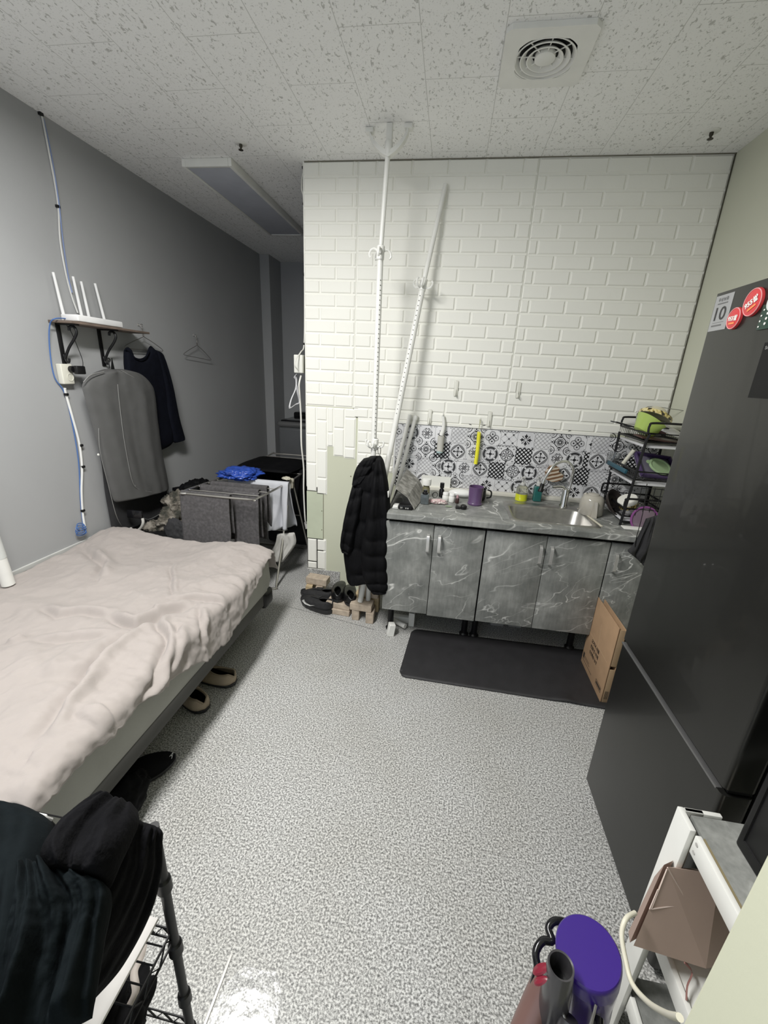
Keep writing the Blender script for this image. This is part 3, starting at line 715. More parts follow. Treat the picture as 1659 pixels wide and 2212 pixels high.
for k, (o, z) in enumerate(prof):
    l = []
    for i, (x, y) in enumerate(rrect(bx0-o*.2, bx1+o, by0-o, by1+o, .05, 8)): l.append((x + .004*nz(x*8, y*6, z*9), y, z + (.004*nz(y*5, k) if 0 < k < 6 else 0)))
    # densify
    d = []
    for i in range(len(l)):
        a, b_ = V(l[i]), V(l[(i+1) % len(l)]); m_ = max(1, int((b_-a).length/.06))
        if k == 0 and not loops: pass
        for j in range(m_):
            q_ = a.lerp(b_, j/m_); q_.x += .005*nz(q_.y*7, q_.z*25)*(0 < k < 6); d.append(tuple(q_))
    loops.append(d)
mn = min(len(l) for l in loops)
def resamp(l, n):
    P_ = [V(p) for p in l]; Ls = [0]
    for i in range(len(P_)): Ls.append(Ls[-1] + (P_[(i+1) % len(P_)]-P_[i]).length)
    o = []; 
    for k in range(n):
        d = Ls[-1]*k/n; i = 0
        while Ls[i+1] < d: i += 1
        u = (d-Ls[i])/max(Ls[i+1]-Ls[i], 1e-9); o.append(P_[i].lerp(P_[(i+1) % len(P_)], u))
    return o
skin_loops(bm, [resamp(l, 180) for l in loops]); obj('mattress', bm, SHEET, t, angle=80)

# blanket ---------------------------------------------------------------
FOLDS = [  # polyline (x, y), width, amplitude, type (1 = valley+ridge, 0 = ridge)
    ([(-1.082, 0.754), (-1.159, 0.951), (-1.211, 1.147), (-1.221, 1.248), (-1.208, 1.333)], .030, -.030, 1),
    ([(-1.418, 1.393), (-1.245, 1.359), (-1.204, 1.466), (-1.106, 1.588)], .028, .026, 1),
    ([(-1.215, 1.459), (-1.051, 1.309), (-0.981, 1.17), (-0.934, 1.04)], .022, .030, 1),
    ([(-1.074, 1.435), (-0.985, 1.255), (-0.941, 1.163)], .018, .020, 1),
    ([(-1.472, 1.941), (-1.336, 1.747), (-1.226, 1.595)], .016, .012, 1),
    ([(-1.226, 1.595), (-1.096, 1.635), (-0.968, 1.621)], .020, .016, 1),
    ([(-1.724, 1.399), (-1.618, 1.365), (-1.513, 1.401), (-1.409, 1.414)], .025, .018, 1),
    ([(-1.582, 1.183), (-1.44, 1.231), (-1.289, 1.274)], .022, .014, 1),
    ([(-1.608, 1.131), (-1.604, 1.194)], .018, .018, 0),
    ([(-2.064, 1.986), (-1.797, 1.822), (-1.712, 1.693)], .03, .022, 1),
    ([(-1.071, 1.554), (-0.958, 1.425), (-0.9, 1.413)], .02, .018, 1),
    ([(-1.035, 0.867), (-1.01, 0.93)], .05, .016, 0),
    ([(-1.397, 1.015), (-1.253, 1.059), (-1.209, 1.094)], .05, .012, 1),
]
def seg_d(p, a, b_):
    ab = (b_[0]-a[0], b_[1]-a[1]); l2 = ab[0]**2+ab[1]**2; u = max(0, min(1, ((p[0]-a[0])*ab[0]+(p[1]-a[1])*ab[1])/l2))
    q = (a[0]+ab[0]*u, a[1]+ab[1]*u); d = math.hypot(p[0]-q[0], p[1]-q[1]); s = 1 if ab[0]*(p[1]-a[1])-ab[1]*(p[0]-a[0]) > 0 else -1
    return d, s, u
def fold_h(x, y):
    x += .02*nz(x*9, y*9, 1); y += .02*nz(x*9, y*9, 5); h = 0
    for pl, w, A, ty in FOLDS:
        best = 9; sg = 1; uu = 0; n = len(pl)-1
        for i in range(n):
            d, s, u = seg_d((x, y), pl[i], pl[i+1])
            if d < best: best, sg, uu = d, s, (i+u)/n
        if best > 4*w: continue
        e = min(1, math.sin(PI*min(max(uu, .04), .96))*1.6)
        k = best/w
        h += A*e*((sg*k*1.6*math.exp(-k*k)) if ty else math.exp(-k*k))
    return h
bm = bm_new(); NU, NV = 190, 300; xe = -1.03; G = []
yn0, yf = .30, 2.285
for j in range(NV+1):
    t_ = j/NV; row = []
    for i in range(NU+1):
        s = i/NU
        # unrolled width coordinate: top run then drop
        y = yn0 + (yf+.12-yn0)*t_
        wtop = xe - (bx0+.005); hemn = .030*nz(y*5, 2)+.018*nz(y*13, 4)
        drop = (.085 - .055*max(0, min(1, (y-1.85)/.25))) + hemn*.7 + .125*math.exp(-((y-1.38)/.36)**2) + .018*abs(nz(y*22, 8))
        u = s*(wtop+drop)
        # near edge runs diagonally
        yy = y
        near = .25 + .38*max(0, min(1, (u)/(wtop)))**1.5 + .02*nz(u*7, 9)
        yy = near + (yf+.12-near)*t_
        x = (bx0+.005) + u; z = .528
        h = fold_h(x, yy)*1.5
        ed = max(0, min(1, (u-(wtop-.34))/.30)); h += ed*(.016*(ridged(yy*5.5+x*2, x*1.6, 7, 4)-.5) + .006*(ridged(yy*17, x*6, 3, 2)-.5))
        h += .012*nz(x*2.2, yy*2.2, 3) + .030*(ridged(x*2.6+2, yy*2.2, 4, 5)-.5) + .0055*(ridged(x*14, yy*12, 1, 4)-.5)
        h += .05*math.exp(-((x+2.03)/.16)**2-((yy-2.18)/.14)**2) + .025*math.exp(-((x+1.22)/.16)**2-((yy-2.17)/.12)**2)
        if u <= wtop: px, pz = x, z + h
        else:
            o = u - wtop; r_ = .04; a = min(o/r_, PI/2*.90)
            fl = .5 + .5*nz(yy*9, 1.7); ex = max(0, o - r_*PI/2*.90)
            px = xe + r_*math.sin(a) + ex*math.cos(PI/2*.90) + h*.8*math.sin(a) + .014*fl*min(1, o/.05) + .008*nz(yy*24, u*9)*min(1, o/.05)
            pz = z - r_*(1-math.cos(a)) - ex*math.sin(PI/2*.90) + h*math.cos(a)
        # far edge droops over the end
        py = yy; o2 = yy - (yf-.045)
        if o2 > 0:
            a = min(o2/.035, PI/2*.85); ex = max(0, o2-.035*PI/2*.85); py = yf-.045 + .035*math.sin(a) + ex*.2; pz -= .035*(1-math.cos(a)) + ex*.97
        o3 = near + .05 - yy
        if o3 > 0: pz -= .022*(o3/.05)**2
        if x < bx0+.03 and u <= wtop: pz += .004
        row.append(bm.verts.new((px, py, max(pz, .30))))
    G.append(row)
for j in range(NV):
    for i in range(NU): bm.faces.new((G[j][i], G[j][i+1], G[j+1][i+1], G[j+1][i]))
obj('blanket', bm, BEIGE, label='crumpled beige-pink duvet spread over the bed', cat='blanket', angle=180, solid=.006)

# ------------------------------------------------------------------ left wall things
wx = XL
t = thing('wall_shelf', 'narrow dark wooden shelf on two black scroll brackets on the left wall', 'shelf', (-2.07, 2.38, 1.58))
bm = bm_new(); box(bm, (wx+.001, 2.10, 1.783), (-2.005, 2.70, 1.795), .001); obj('board', bm, mat('brown_shelf_board', (.13, .095, .075), .6, 0, .2, 20), t)
for y in (2.15, 2.43):
    b_ = bm_new(); box(b_, (wx+.001, y-.012, 1.57), (wx+.008, y+.012, 1.783), .001); box(b_, (wx+.001, y-.012, 1.776), (-2.02, y+.012, 1.7825), .001)
    tube(b_, [(wx+.012, y, 1.60), (wx+.05, y, 1.66), (wx+.095, y, 1.71), (wx+.115, y, 1.745), (wx+.10, y, 1.77), (wx+.075, y, 1.765), (wx+.072, y, 1.748)], .007, 6, 4)
    tube(b_, [(wx+.010, y, 1.625), (wx+.018, y, 1.59), (wx+.034, y, 1.585), (wx+.04, y, 1.605)], .006, 6, 4)
    obj('bracket', b_, BLACKM, t)
t = thing('wifi_router', 'white router with four upright antennas on the wall shelf', 'router', (-2.06, 2.31, 1.795))
bm = bm_new(); box(bm, (-2.115, 2.15, 1.797), (-2.010, 2.475, 1.831), .006, 3); obj('body', bm, mat('router_white', (.74, .74, .74), .35), t)
for y, z1, dx, dy in ((2.165, 2.03, -.01, -.008), (2.285, 2.035, -.01, -.006), (2.335, 2.02, -.008, -.008), (2.45, 2.03, -.012, -.02)):
    b_ = bm_new(); P0 = V((-2.108, y, 1.812)); P1 = V((-2.108+dx, y+dy, z1)); tube(b_, [P0, P0.lerp(P1, .5), P1], lambda s: .0085-.002*s, 8); obj('antenna', b_, MATS['router_white'], t)
bm = bm_new(); box(bm, (-2.0148, 2.19, 1.805), (-2.0142, 2.25, 1.815)); obj('status_lights', bm, mat('status_blue', (.2, .24, .4), .4), t)
bm = bm_new()
for i in range(7): box(bm, (-2.0148, 2.30+i*.018, 1.806), (-2.0142, 2.312+i*.018, 1.809))
obj('vent_slots', bm, mat('slot_grey', (.25, .25, .25), .6), t)
def cable(name, pts, r, m, label, k=5, ties=None, seg=6, cat='cable'):
    if ties:
        t_ = thing(name, label, cat, pts[-1]); b_ = bm_new(); tube(b_, pts, r, seg, k); obj('sheath', b_, m, t_)
        for p in ties: b_ = bm_new(); box(b_, V(p)-V((.008, .010, .007)), V(p)+V((.008, .010, .007)), .002); obj('tie', b_, BLACK, t_)
        return t_
    b_ = bm_new(); tube(b_, pts, r, seg, k); return obj(name, b_, m, label=label, cat=cat)
cw = mat('cable_grey_white', (.55, .55, .53), .5)
cable('network_cable', [(-2.143, 2.282, 2.752), (-2.141, 2.285, 2.617), (-2.141, 2.289, 2.46), (-2.141, 2.284, 2.356), (-2.141, 2.26, 2.201), (-2.141, 2.26, 2.047), (-2.14, 2.272, 1.935), (-2.13, 2.283, 1.852)], .0045, cw, 'grey-white network cable from ceiling down the left wall to the router', 5, [(-2.141, 2.283, 2.364), (-2.141, 2.275, 2.752)])
cable('network_cable', [(-2.142, 2.288, 2.74), (-2.142, 2.298, 2.603), (-2.135, 2.288, 2.399), (-2.142, 2.279, 2.206), (-2.142, 2.274, 2.028), (-2.135, 2.274, 1.954)], .003, mat('pale_blue_cable', (.16, .22, .42), .5), 'thin pale blue cable following the network cable above the router')
cable('network_cable', [(-2.1, 2.212, 1.811), (-2.08, 2.082, 1.8), (-2.12, 2.077, 1.76), (-2.14, 2.07, 1.634), (-2.14, 2.068, 1.504), (-2.142, 2.114, 1.417), (-2.142, 2.126, 1.222), (-2.142, 2.119, 1.019), (-2.142, 2.084, 0.799), (-2.14, 2.064, 0.627)], .0035, BLUEC, 'blue cable looping from the shelf down past the wall outlet')
t = thing('wall_outlet', 'ivory double power outlet on the left wall below the shelf', 'outlet', (wx, 2.13, 1.5))
bm = bm_new(); box(bm, (wx+.001, 2.093, 1.468), (wx+.035, 2.165, 1.575), .005, 3); obj('housing', bm, mat('ivory_plastic', (.66, .65, .56), .4), t)
bm = bm_new(); lathe(bm, [(.021, 0), (.021, .002), (.018, .002), (.018, -.008), (0, -.008)], (wx+.0355, 2.14, 1.505), (1, 0, 0), 20); obj('socket', bm, MATS['ivory_plastic'], t)
bm = bm_new(); 
for s in (-1, 1): lathe(bm, [(.003, .0), (.003, .001), (0, .001)], (wx+.0285, 2.14+s*.007, 1.505), (1, 0, 0), 8)
obj('pin_holes', bm, BLACK, t)
t = thing('power_adapter', 'black power adapter plugged into the upper socket of the wall outlet', 'adapter', (wx+.036, 2.16, 1.54))
bm = bm_new(); lathe(bm, [(0, 0), (.018, 0), (.018, .02), (0, .02)], (wx+.036, 2.15, 1.548), (1, 0, 0), 16); box(bm, (wx+.056, 2.145, 1.523), (wx+.082, 2.205, 1.568), .006, 3); obj('body', bm, BLACK, t)
bm = bm_new(); tube(bm, [(wx+.07, 2.20, 1.565), (wx+.06, 2.215, 1.60), (wx+.05, 2.21, 1.66), (wx+.04, 2.195, 1.74), (wx+.03, 2.18, 1.78)], .0018, 5, 5); obj('cord', bm, BLACK, t)
cwp = mat('conduit_white', (.74, .74, .72), .4)
cable('conduit_cable', [(-2.135, 2.114, 1.447), (-2.138, 2.116, 1.417), (-2.138, 2.13, 1.288), (-2.138, 2.143, 1.131), (-2.138, 2.131, 0.988), (-2.138, 2.098, 0.853), (-2.138, 2.077, 0.713), (-2.13, 2.066, 0.621)], .0065, cwp, 'white cable with black clips running down the left wall from the outlet', 5,
      [(-2.135, 2.115, 1.412), (-2.135, 2.15, 1.119), (-2.135, 2.136, 0.993), (-2.135, 2.079, 0.733)], 8)
bm = bm_new()
for k in range(4): tube(bm, [V((-2.118, 2.025, 0.614)) + V((.01*math.sin(a*1.3+k), .028*math.cos(a), .02*math.sin(a)+.012*k)) for a in [i*.6 for i in range(11)]], .003, 5, 2)
obj('network_cable', bm, BLUEC, label='blue cable bundle coiled at the head corner of the bed', cat='cable')

def wall_hook(p, label):
    b_ = bm_new(); p = V(p); lathe(b_, [(0, .003), (.008, .003), (.008, 0)], (wx+.0005, p.y, p.z), (1, 0, 0), 12); tube(b_, [(wx+.002, p.y, p.z), (wx+.022, p.y, p.z-.004), (wx+.030, p.y, p.z+.006)], .002, 6, 3)
    obj('wall_hook', b_, STEEL, label=label, cat='hook')
wall_hook((wx, 2.783, 1.846), 'small steel hook in the wall above the dark shirt'); wall_hook((wx, 3.425, 1.838), 'small steel hook in the wall above the empty wire hanger')
def hanger(c, w, h, m, label, ax=(0, 1, 0), skew=0, name='wire_hanger'):
    c = V(c); ax = V(ax); b_ = bm_new(); up_ = V((0, 0, 1))
    a = c - up_*.055; l = a - up_*h - ax*w*.5 + up_*skew; r = a - up_*h + ax*w*.5 - up_*skew
    tube(b_, [a, a-up_*.02, l.lerp(a, .5)-up_*.003, l + up_*.01, l + ax*.01 - up_*.004, (l+r)/2 - up_*.004, r - ax*.01 - up_*.004, r + up_*.01, r.lerp(a, .5), a - up_*.018, a], .0021, 6, 4)
    tube(b_, [a, a+up_*.02, a+up_*.035-ax*.004, a+up_*.05+ax*.006, a+up_*.058+ax*.0, a+up_*.053-ax*.014, a+up_*.04-ax*.016], .0021, 6, 4)
    return obj(name, b_, m, label=label, cat='hanger')
hm = mat('hanger_wire', (.15, .14, .13), .4, .6)
hanger((-2.112, 3.41, 1.836), .37, .115, hm, 'empty wire hanger hanging alone on the left wall', skew=.012)
hanger((-2.112, 2.775, 1.846), .36, .10, hm, 'wire hanger holding the dark shirt on the left wall')
# dark knitted shirt, folded front with one sleeve visible
t = thing('dark_shirt', 'dark navy long-sleeved knit shirt on a hanger on the left wall', 'shirt', (-2.09, 2.8, 1.0))
bm = bm_new(); drape(bm, [((-2.095, 2.555, 1.662), (-2.095, 2.519, 1.346)), ((-2.095, 2.576, 1.688), (-2.095, 2.533, 1.225)), ((-2.095, 2.605, 1.69), (-2.095, 2.563, 1.113)), ((-2.095, 2.622, 1.652), (-2.095, 2.603, 1.043)), ((-2.095, 2.68, 1.619), (-2.095, 2.69, 0.999)), ((-2.095, 2.747, 1.64), (-2.095, 2.774, 0.988)), ((-2.095, 2.803, 1.712), (-2.095, 2.844, 0.994)), ((-2.095, 2.848, 1.7), (-2.095, 2.901, 1.006)), ((-2.095, 2.899, 1.656), (-2.095, 2.939, 1.026))], (1, 0, 0), .026, 44, 30, .008, 3, .002, seed=2, p=10); obj('body', bm, NAVYCLOTH, t)
bm = bm_new(); drape(bm, [((-2.095, 2.843, 1.696), (-2.095, 2.909, 1.682)), ((-2.085, 2.846, 1.632), (-2.085, 2.937, 1.604)), ((-2.08, 2.877, 1.459), (-2.08, 2.98, 1.441)), ((-2.08, 2.887, 1.226), (-2.08, 3.014, 1.215)), ((-2.08, 2.911, 1.056), (-2.08, 3.057, 1.054)), ((-2.08, 2.939, 1.02), (-2.08, 3.047, 1.03))], (1, 0, 0), .026, 14, 44, .006, 2, .002, seed=5); obj('sleeve', bm, NAVYCLOTH, t)
bm = bm_new(); tube(bm, [(-2.075, 2.546, 1.679), (-2.072, 2.576, 1.664), (-2.068, 2.609, 1.629), (-2.066, 2.666, 1.623), (-2.068, 2.721, 1.643), (-2.072, 2.762, 1.68)], .006, 6, 4); obj('neckline', bm, NAVYCLOTH, t)
# garment bag
t = thing('garment_bag', 'grey zipped garment bag hanging from the shelf bracket on the left wall', 'garment bag', (-2.07, 2.4, .55))
bm = bm_new(); drape(bm, [((-2.06, 2.33, 1.555), (-2.06, 2.468, 1.558)), ((-2.06, 2.233, 1.525), (-2.06, 2.618, 1.529)), ((-2.06, 2.157, 1.47), (-2.06, 2.71, 1.468)), ((-2.06, 2.156, 1.394), (-2.06, 2.743, 1.393)), ((-2.06, 2.177, 1.235), (-2.06, 2.739, 1.191)), ((-2.06, 2.2, 1.052), (-2.06, 2.741, 0.989)), ((-2.06, 2.216, 0.889), (-2.06, 2.759, 0.829)), ((-2.06, 2.236, 0.768), (-2.06, 2.766, 0.719)), ((-2.06, 2.261, 0.739), (-2.06, 2.748, 0.683))], (1, 0, 0), .052, 48, 70, .022, 3.2, .002, seed=11, back=.3, p=3); obj('front_panel', bm, GREYCLOTH, t)
bm = bm_new(); drape(bm, [((-2.11, 2.244, 1.211), (-2.11, 2.602, 1.122)), ((-2.11, 2.247, 0.996), (-2.11, 2.752, 0.897)), ((-2.11, 2.236, 0.819), (-2.11, 2.816, 0.664)), ((-2.11, 2.237, 0.679), (-2.11, 2.825, 0.529)), ((-2.11, 2.24, 0.566), (-2.11, 2.647, 0.477)), ((-2.11, 2.253, 0.532), (-2.11, 2.526, 0.498))], (1, 0, 0), .018, 30, 40, .010, 3, .001, seed=4, p=8); obj('back_panel', bm, DGREY, t)
bm = bm_new(); tube(bm, [(-2, 2.348, 1.47), (-1.995, 2.334, 1.362), (-1.995, 2.327, 1.137), (-1.998, 2.342, 0.895), (-2.005, 2.373, 0.817)], .0022, 5, 4); tube(bm, [(-2, 2.369, 0.831), (-2.005, 2.395, 0.799), (-2.008, 2.534, 0.739), (-2.04, 2.702, 0.701)], .0022, 5, 4)
tube(bm, [(-2.03, 2.185, 1.223), (-2.02, 2.156, 1.091), (-2.03, 2.183, 0.899), (-2.05, 2.227, 0.672), (-2.08, 2.289, 0.568)], .0022, 5, 4); tube(bm, [(-2.05, 2.751, 0.687), (-2.07, 2.778, 0.585), (-2.08, 2.705, 0.532), (-2.08, 2.54, 0.524), (-2.08, 2.459, 0.593)], .002, 5, 4)
tube(bm, [(-2.03, 2.134, 1.482), (-2.02, 2.182, 1.522), (-2.01, 2.271, 1.541)], .003, 5, 4); tube(bm, [(-2.01, 2.406, 1.551), (-2, 2.495, 1.508), (-2.03, 2.647, 1.471)], .003, 5, 4); obj('piping', bm, mat('piping_grey', (.16, .16, .155), .6), t)
bm = bm_new(); c_ = V((-2.005, 2.123, 1.078)); lathe(bm, [(0, .006), (.006, .004), (.007, 0), (0, -.004)], c_, (1, 0, 0), 12); obj('white_zip_pull', bm, WHITE, t)
bm = bm_new(); p_ = V((-2.06, 2.375, 1.561)); tube(bm, [p_, p_+V((0, 0, .03)), p_+V((0, .012, .045)), p_+V((.0, .0, .058)), p_+V((0, -.014, .045))], .003, 6, 4); prism(bm, [p_+V((.012, -.006, -.005)), p_+V((.012, .02, -.005)), p_+V((.012, .012, .06))], (.004, 0, 0)); obj('hook', bm, BLACKM, t)

# ------------------------------------------------------------------ alcove
t = thing('washing_machine', 'dark grey top-loading washing machine deep in the alcove', 'washing machine', (-1.55, 4.7, 0))
bm = bm_new(); box(bm, (-1.86, 4.42, .03), (-1.24, 5.06, 1.0), .035, 4); box(bm, (-1.82, 4.46, .0), (-1.28, 5.0, .04)); obj('cabinet', bm, mat('washer_grey', (.115, .12, .125), .35, .3), t)
bm = bm_new(); box(bm, (-1.865, 4.415, .995), (-1.235, 4.92, 1.06), .03, 4); obj('rim', bm, mat('washer_rim', (.20, .20, .20), .25, .6), t)
bm = bm_new(); box(bm, (-1.83, 4.44, 1.05), (-1.27, 4.86, 1.075), .012, 3); obj('lid', bm, BLACKG, t)
bm = bm_new(); box(bm, (-1.86, 4.92, .99), (-1.24, 5.07, 1.12), .02, 3); obj('control_panel', bm, BLACKG, t)
wc = mat('white_cord', (.74, .73, .68), .5)
t = cable('power_cable', [(-0.99, 2.887, 2.78), (-0.99, 2.876, 2.735), (-1, 2.87, 2.691), (-1, 2.868, 2.638), (-0.992, 2.876, 2.589), (-0.992, 2.876, 2.374), (-0.992, 2.872, 2.06), (-0.992, 2.851, 1.774), (-1, 2.808, 1.719), (-1.01, 2.737, 1.67), (-1.01, 2.718, 1.63), (-1, 2.758, 1.602)], .004, wc, 'white power cable down the alcove edge of the tiled wall', 5, [(-0.99, 2.877, 2.751), (-0.99, 2.884, 2.724), (-0.992, 2.884, 2.57), (-0.99, 2.862, 2.186), (-0.99, 2.854, 1.771)])
bm = bm_new(); box(bm, (-1.045, 2.79, 1.585), (-.985, 2.85, 1.70), .006, 3); obj('power_outlet', bm, mat('ivory_white', (.72, .72, .66), .4), label='white outlet box on the alcove edge of the tiled wall', cat='outlet')
cable('power_cable', [(-1, 2.8, 1.568), (-1, 2.762, 1.515), (-1, 2.768, 1.455), (-1, 2.788, 1.301), (-1, 2.788, 1.109), (-1, 2.829, 0.935), (-1, 2.822, 0.762), (-1, 2.844, 0.537), (-1, 2.874, 0.489)], .0055, wc, 'white power cord hanging from the alcove outlet to the floor')
bm = bm_new(); hx = V((-1.02, 2.774, 1.549))
for k in range(3):
    o_ = V((-.006*k, .006*k, -.004*k)); tube(bm, [hx+o_+V((.0, 0, .03)), hx+o_+V((-.012, 0, .015)), hx+o_, V((-1.02, 2.762, 1.49))+o_, V((-1.04, 2.725, 1.419))+o_, V((-1.04, 2.697, 1.366))+o_, V((-1.02, 2.757, 1.388))+o_, V((-1, 2.774, 1.4))+o_, V((-1, 2.75, 1.456))+o_, V((-1.01, 2.745, 1.514))+o_], .0016, 5, 3)
obj('wire_hangers', bm, mat('white_wire', (.6, .6, .62), .4), label='bunch of thin white wire hangers at the alcove outlet', cat='hangers')

# laundry behind the bed -----------------------------------------------
def pile(name, parts, m, label, cat, sub=5):
    b_ = bm_new()
    for c, r, a, f, s, rot in parts: blob(b_, c, r, a, f, s, sub, floor=.012, rot=rot)
    return obj(name, b_, m, label=label, cat=cat, angle=180)
pile('camouflage_trousers', [((-1.857, 2.58, 0.629), (.11, .09, .10), .55, 2.4, 1., .3), ((-1.848, 2.5, 0.551), (.10, .07, .09), .55, 2.6, 4., .8), ((-1.944, 2.46, 0.503), (.10, .05, .05), .5, 3., 6., .5)], CAMO, 'rumpled camouflage trousers on the laundry heap behind the bed', 'trousers')
pile('dark_jacket', [((-1.891, 2.78, 0.601), (.15, .13, .14), .35, 2.4, 11., 0), ((-1.891, 2.9, 0.654), (.13, .13, .10), .35, 2.6, 14., 0), ((-1.83, 2.64, .34), (.10, .12, .24), .3, 2.4, 17., 0), ((-1.95, 2.62, .25), (.16, .14, .2), .3, 2.4, 19., 0)], BLKCLOTH, 'black jacket heaped between the bed and the drying rack', 'jacket')
pile('dark_trousers', [((-1.776, 2.43, 0.463), (.10, .05, .13), .3, 2.2, 21., .2)], DGREY, 'charcoal trousers lying on the laundry heap beside the bed end', 'trousers')
pile('blue_garment', [((-1.56, 2.46, .36), (.09, .06, .10), .35, 2.6, 24., .2)], mat('navy_blue_cloth', (.012, .014, .06), .8), 'dark blue garment at the bottom of the laundry heap', 'garment')
t = thing('suitcase', 'black case with a pale handle standing behind the bed under the garment bag', 'case', (-1.99, 2.52, 0))
bm = bm_new(); box(bm, (-2.10, 2.33, .02), (-1.82, 2.56, .50), .02, 3); obj('shell', bm, BLACK, t)
bm = bm_new(); tube(bm, [(-2.041, 2.32, 0.541), (-2.008, 2.31, 0.524), (-1.96, 2.31, 0.55), (-1.933, 2.31, 0.592), (-1.94, 2.32, 0.62)], .009, 8, 4); obj('handle', bm, mat('pale_grey_plastic', (.42, .41, .38), .5), t)
bm = bm_new(); box(bm, V((-2.062, 2.33, 0.611)), V((-1.952, 2.345, 0.666)), .003); obj('latch_panel', bm, BLACKG, t)

# ------------------------------------------------------------------ drying rack
ZR = .79; RX0, RX1, RY0, RY1 = -1.72, -1.19, 2.42, 3.95
t = thing('drying_rack', 'folding steel drying rack with clothes standing in the alcove mouth', 'drying rack', (-1.45, 3.1, 0))
rk = mat('rack_steel', (.50, .48, .44), .3, .9)
bm = bm_new(); tube(bm, [(RX0+.05, RY0, ZR), (RX1-.05, RY0, ZR), (RX1, RY0+.05, ZR), (RX1, 3.05, ZR-.03)], .008, 8, 5); tube(bm, [(RX0+.05, RY0, ZR), (RX0, RY0+.05, ZR), (RX0, 3.05, ZR-.03)], .008, 8, 5)
tube(bm, [(RX1, 3.12, ZR-.03), (RX1, RY1-.05, ZR), (RX1-.05, RY1, ZR), (RX0+.05, RY1, ZR), (RX0, RY1-.05, ZR), (RX0, 3.12, ZR-.03)], .008, 8, 5); obj('top_frame', bm, rk, t)
bm = bm_new()
for i in range(5): tube(bm, [(RX0, 2.52+i*.12, ZR-.004-i*.006), (RX1, 2.52+i*.12, ZR-.004-i*.006)], .0035, 6)
for i in range(5): tube(bm, [(RX0, 3.28+i*.13, ZR-.02+i*.005), (RX1, 3.28+i*.13, ZR-.02+i*.005)], .0035, 6)
obj('rail_wires', bm, rk, t)
for x in (RX0, RX1):
    b_ = bm_new(); tube(b_, [(x, 3.06, .75), (x, 2.70, .0+.01)], .009, 8); tube(b_, [(x, 3.10, .75), (x, 3.46, .01)], .009, 8); obj('leg', b_, rk, t)
    b_ = bm_new(); blob(b_, (x, 3.08, .755), (.018, .035, .025), .1, 2, 1, 3); box(b_, (x-.014, 3.055, .70), (x+.014, 3.105, .75), .006, 3); obj('hinge_joint', b_, CREAM, t)
bm = bm_new(); tube(bm, [(RX0, 2.70, .01), (RX0+.03, 2.66, .01), (RX1-.03, 2.66, .01), (RX1, 2.70, .01)], .009, 8, 5); obj('foot_bar', bm, rk, t)
for y_, z_, r_ in ((3.46, .01, .009), (2.89, .40, .005), (3.27, .40, .005)): bm = bm_new(); tube(bm, [(RX0, y_, z_), (RX1, y_, z_)], r_, 8); obj('cross_bar', bm, rk, t)
def hung(name, x0, x1, y, zt, zf, zb, m, label, cat, seed=0, dy=.022, fold=.012, group=None):
    """cloth folded over a rail: front flap and back flap as one sheet"""
    b_ = bm_new(); nu, nv = 34, 50; G_ = []
    lf, lb = zt-zf, zt-zb; tot = lf+lb
    for j in range(nv+1):
        d = -lf + tot*j/nv; rw = []
        for i in range(nu+1):
            s = i/nu; x = x0+(x1-x0)*s + .006*nz(d*6, s*3, seed)
            q = abs(d)/max(lf, lb); w = fold*q*(nz(s*5, d*1.5, seed)+.5*nz(s*12, d*2.5, seed))
            if abs(d) < .02: yy, zz = y + d*.9, zt - d*d*18
            else: sg = 1 if d > 0 else -1; yy, zz = y + sg*(.018 + dy*q) + w, zt - .0072 - (abs(d)-.02)
            rw.append(b_.verts.new((x, yy, zz + .008*nz(s*4, seed)*q)))
        G_.append(rw)
    for j in range(nv):
        for i in range(nu): b_.faces.new((G_[j][i], G_[j][i+1], G_[j+1][i+1], G_[j+1][i]))
    return obj(name, b_, m, label=label, cat=cat, solid=.006, angle=180, group=group)
hung('grey_towel', -1.72, -1.37, 2.44, ZR+.012, .36, .50, TOWEL, 'dark grey towel nearest the bed on the drying rack', 'towel', 1)
hung('grey_towel', -1.40, -1.215, 2.545, ZR+.010, .34, .45, TOWEL, 'narrow-looking dark grey towel second from the bed on the rack', 'towel', 5)
hung('grey_towel', -1.70, -1.26, 2.64, ZR+.006, .40, .42, TOWEL, 'dark grey towel third from the bed, behind the first two', 'towel', 9)
hung('grey_towel', -1.69, -1.25, 2.76, ZR+.002, .38, .45, TOWEL, 'dark grey towel hanging next to the white shirt', 'towel', 13)
hung('white_shirt', -1.62, -1.14, 2.89, ZR+.008, .42, .38, mat('white_cotton', (.55, .56, .60), .85, 0, .06, 6), 'white shirt hung over the middle of the drying rack', 'shirt', 17, .05, .20)
hung('black_shirt', -1.70, -1.16, 3.32, ZR+.008, .40, .36, BLKCLOTH, 'black shirt spread over the far half of the drying rack', 'shirt', 21, .03, .03)
hung('black_shirt', -1.72, -1.18, 3.45, ZR+.012, .45, .36, BLKCLOTH, 'second black shirt behind the first on the drying rack', 'shirt', 25, .03, .03)
bm = bm_new(); drape(bm, [((-1.71, 3.12, ZR+.02), (-1.24, 3.14, ZR+.01)), ((-1.72, 3.3, ZR+.03), (-1.2, 3.3, ZR+.02)), ((-1.70, 3.6, ZR+.03), (-1.2, 3.62, ZR+.02))], (0, 0, 1), .018, 24, 20, .015, 3, .004, seed=3); obj('black_trousers', bm, BLKCLOTH, label='black trousers laid flat over the far rails of the drying rack', cat='trousers')
bm = bm_new(); blob(bm, (-1.536, 2.915, 0.83), (.15, .13, .045), .45, 2.6, 5., 5); obj('blue_plastic_bag', bm, mat('blue_polythene', (.02, .06, .36), .3, 0, .2, 10, spec=.6), label='crumpled blue plastic bag at the wall end of the drying rack', cat='bag', angle=180)
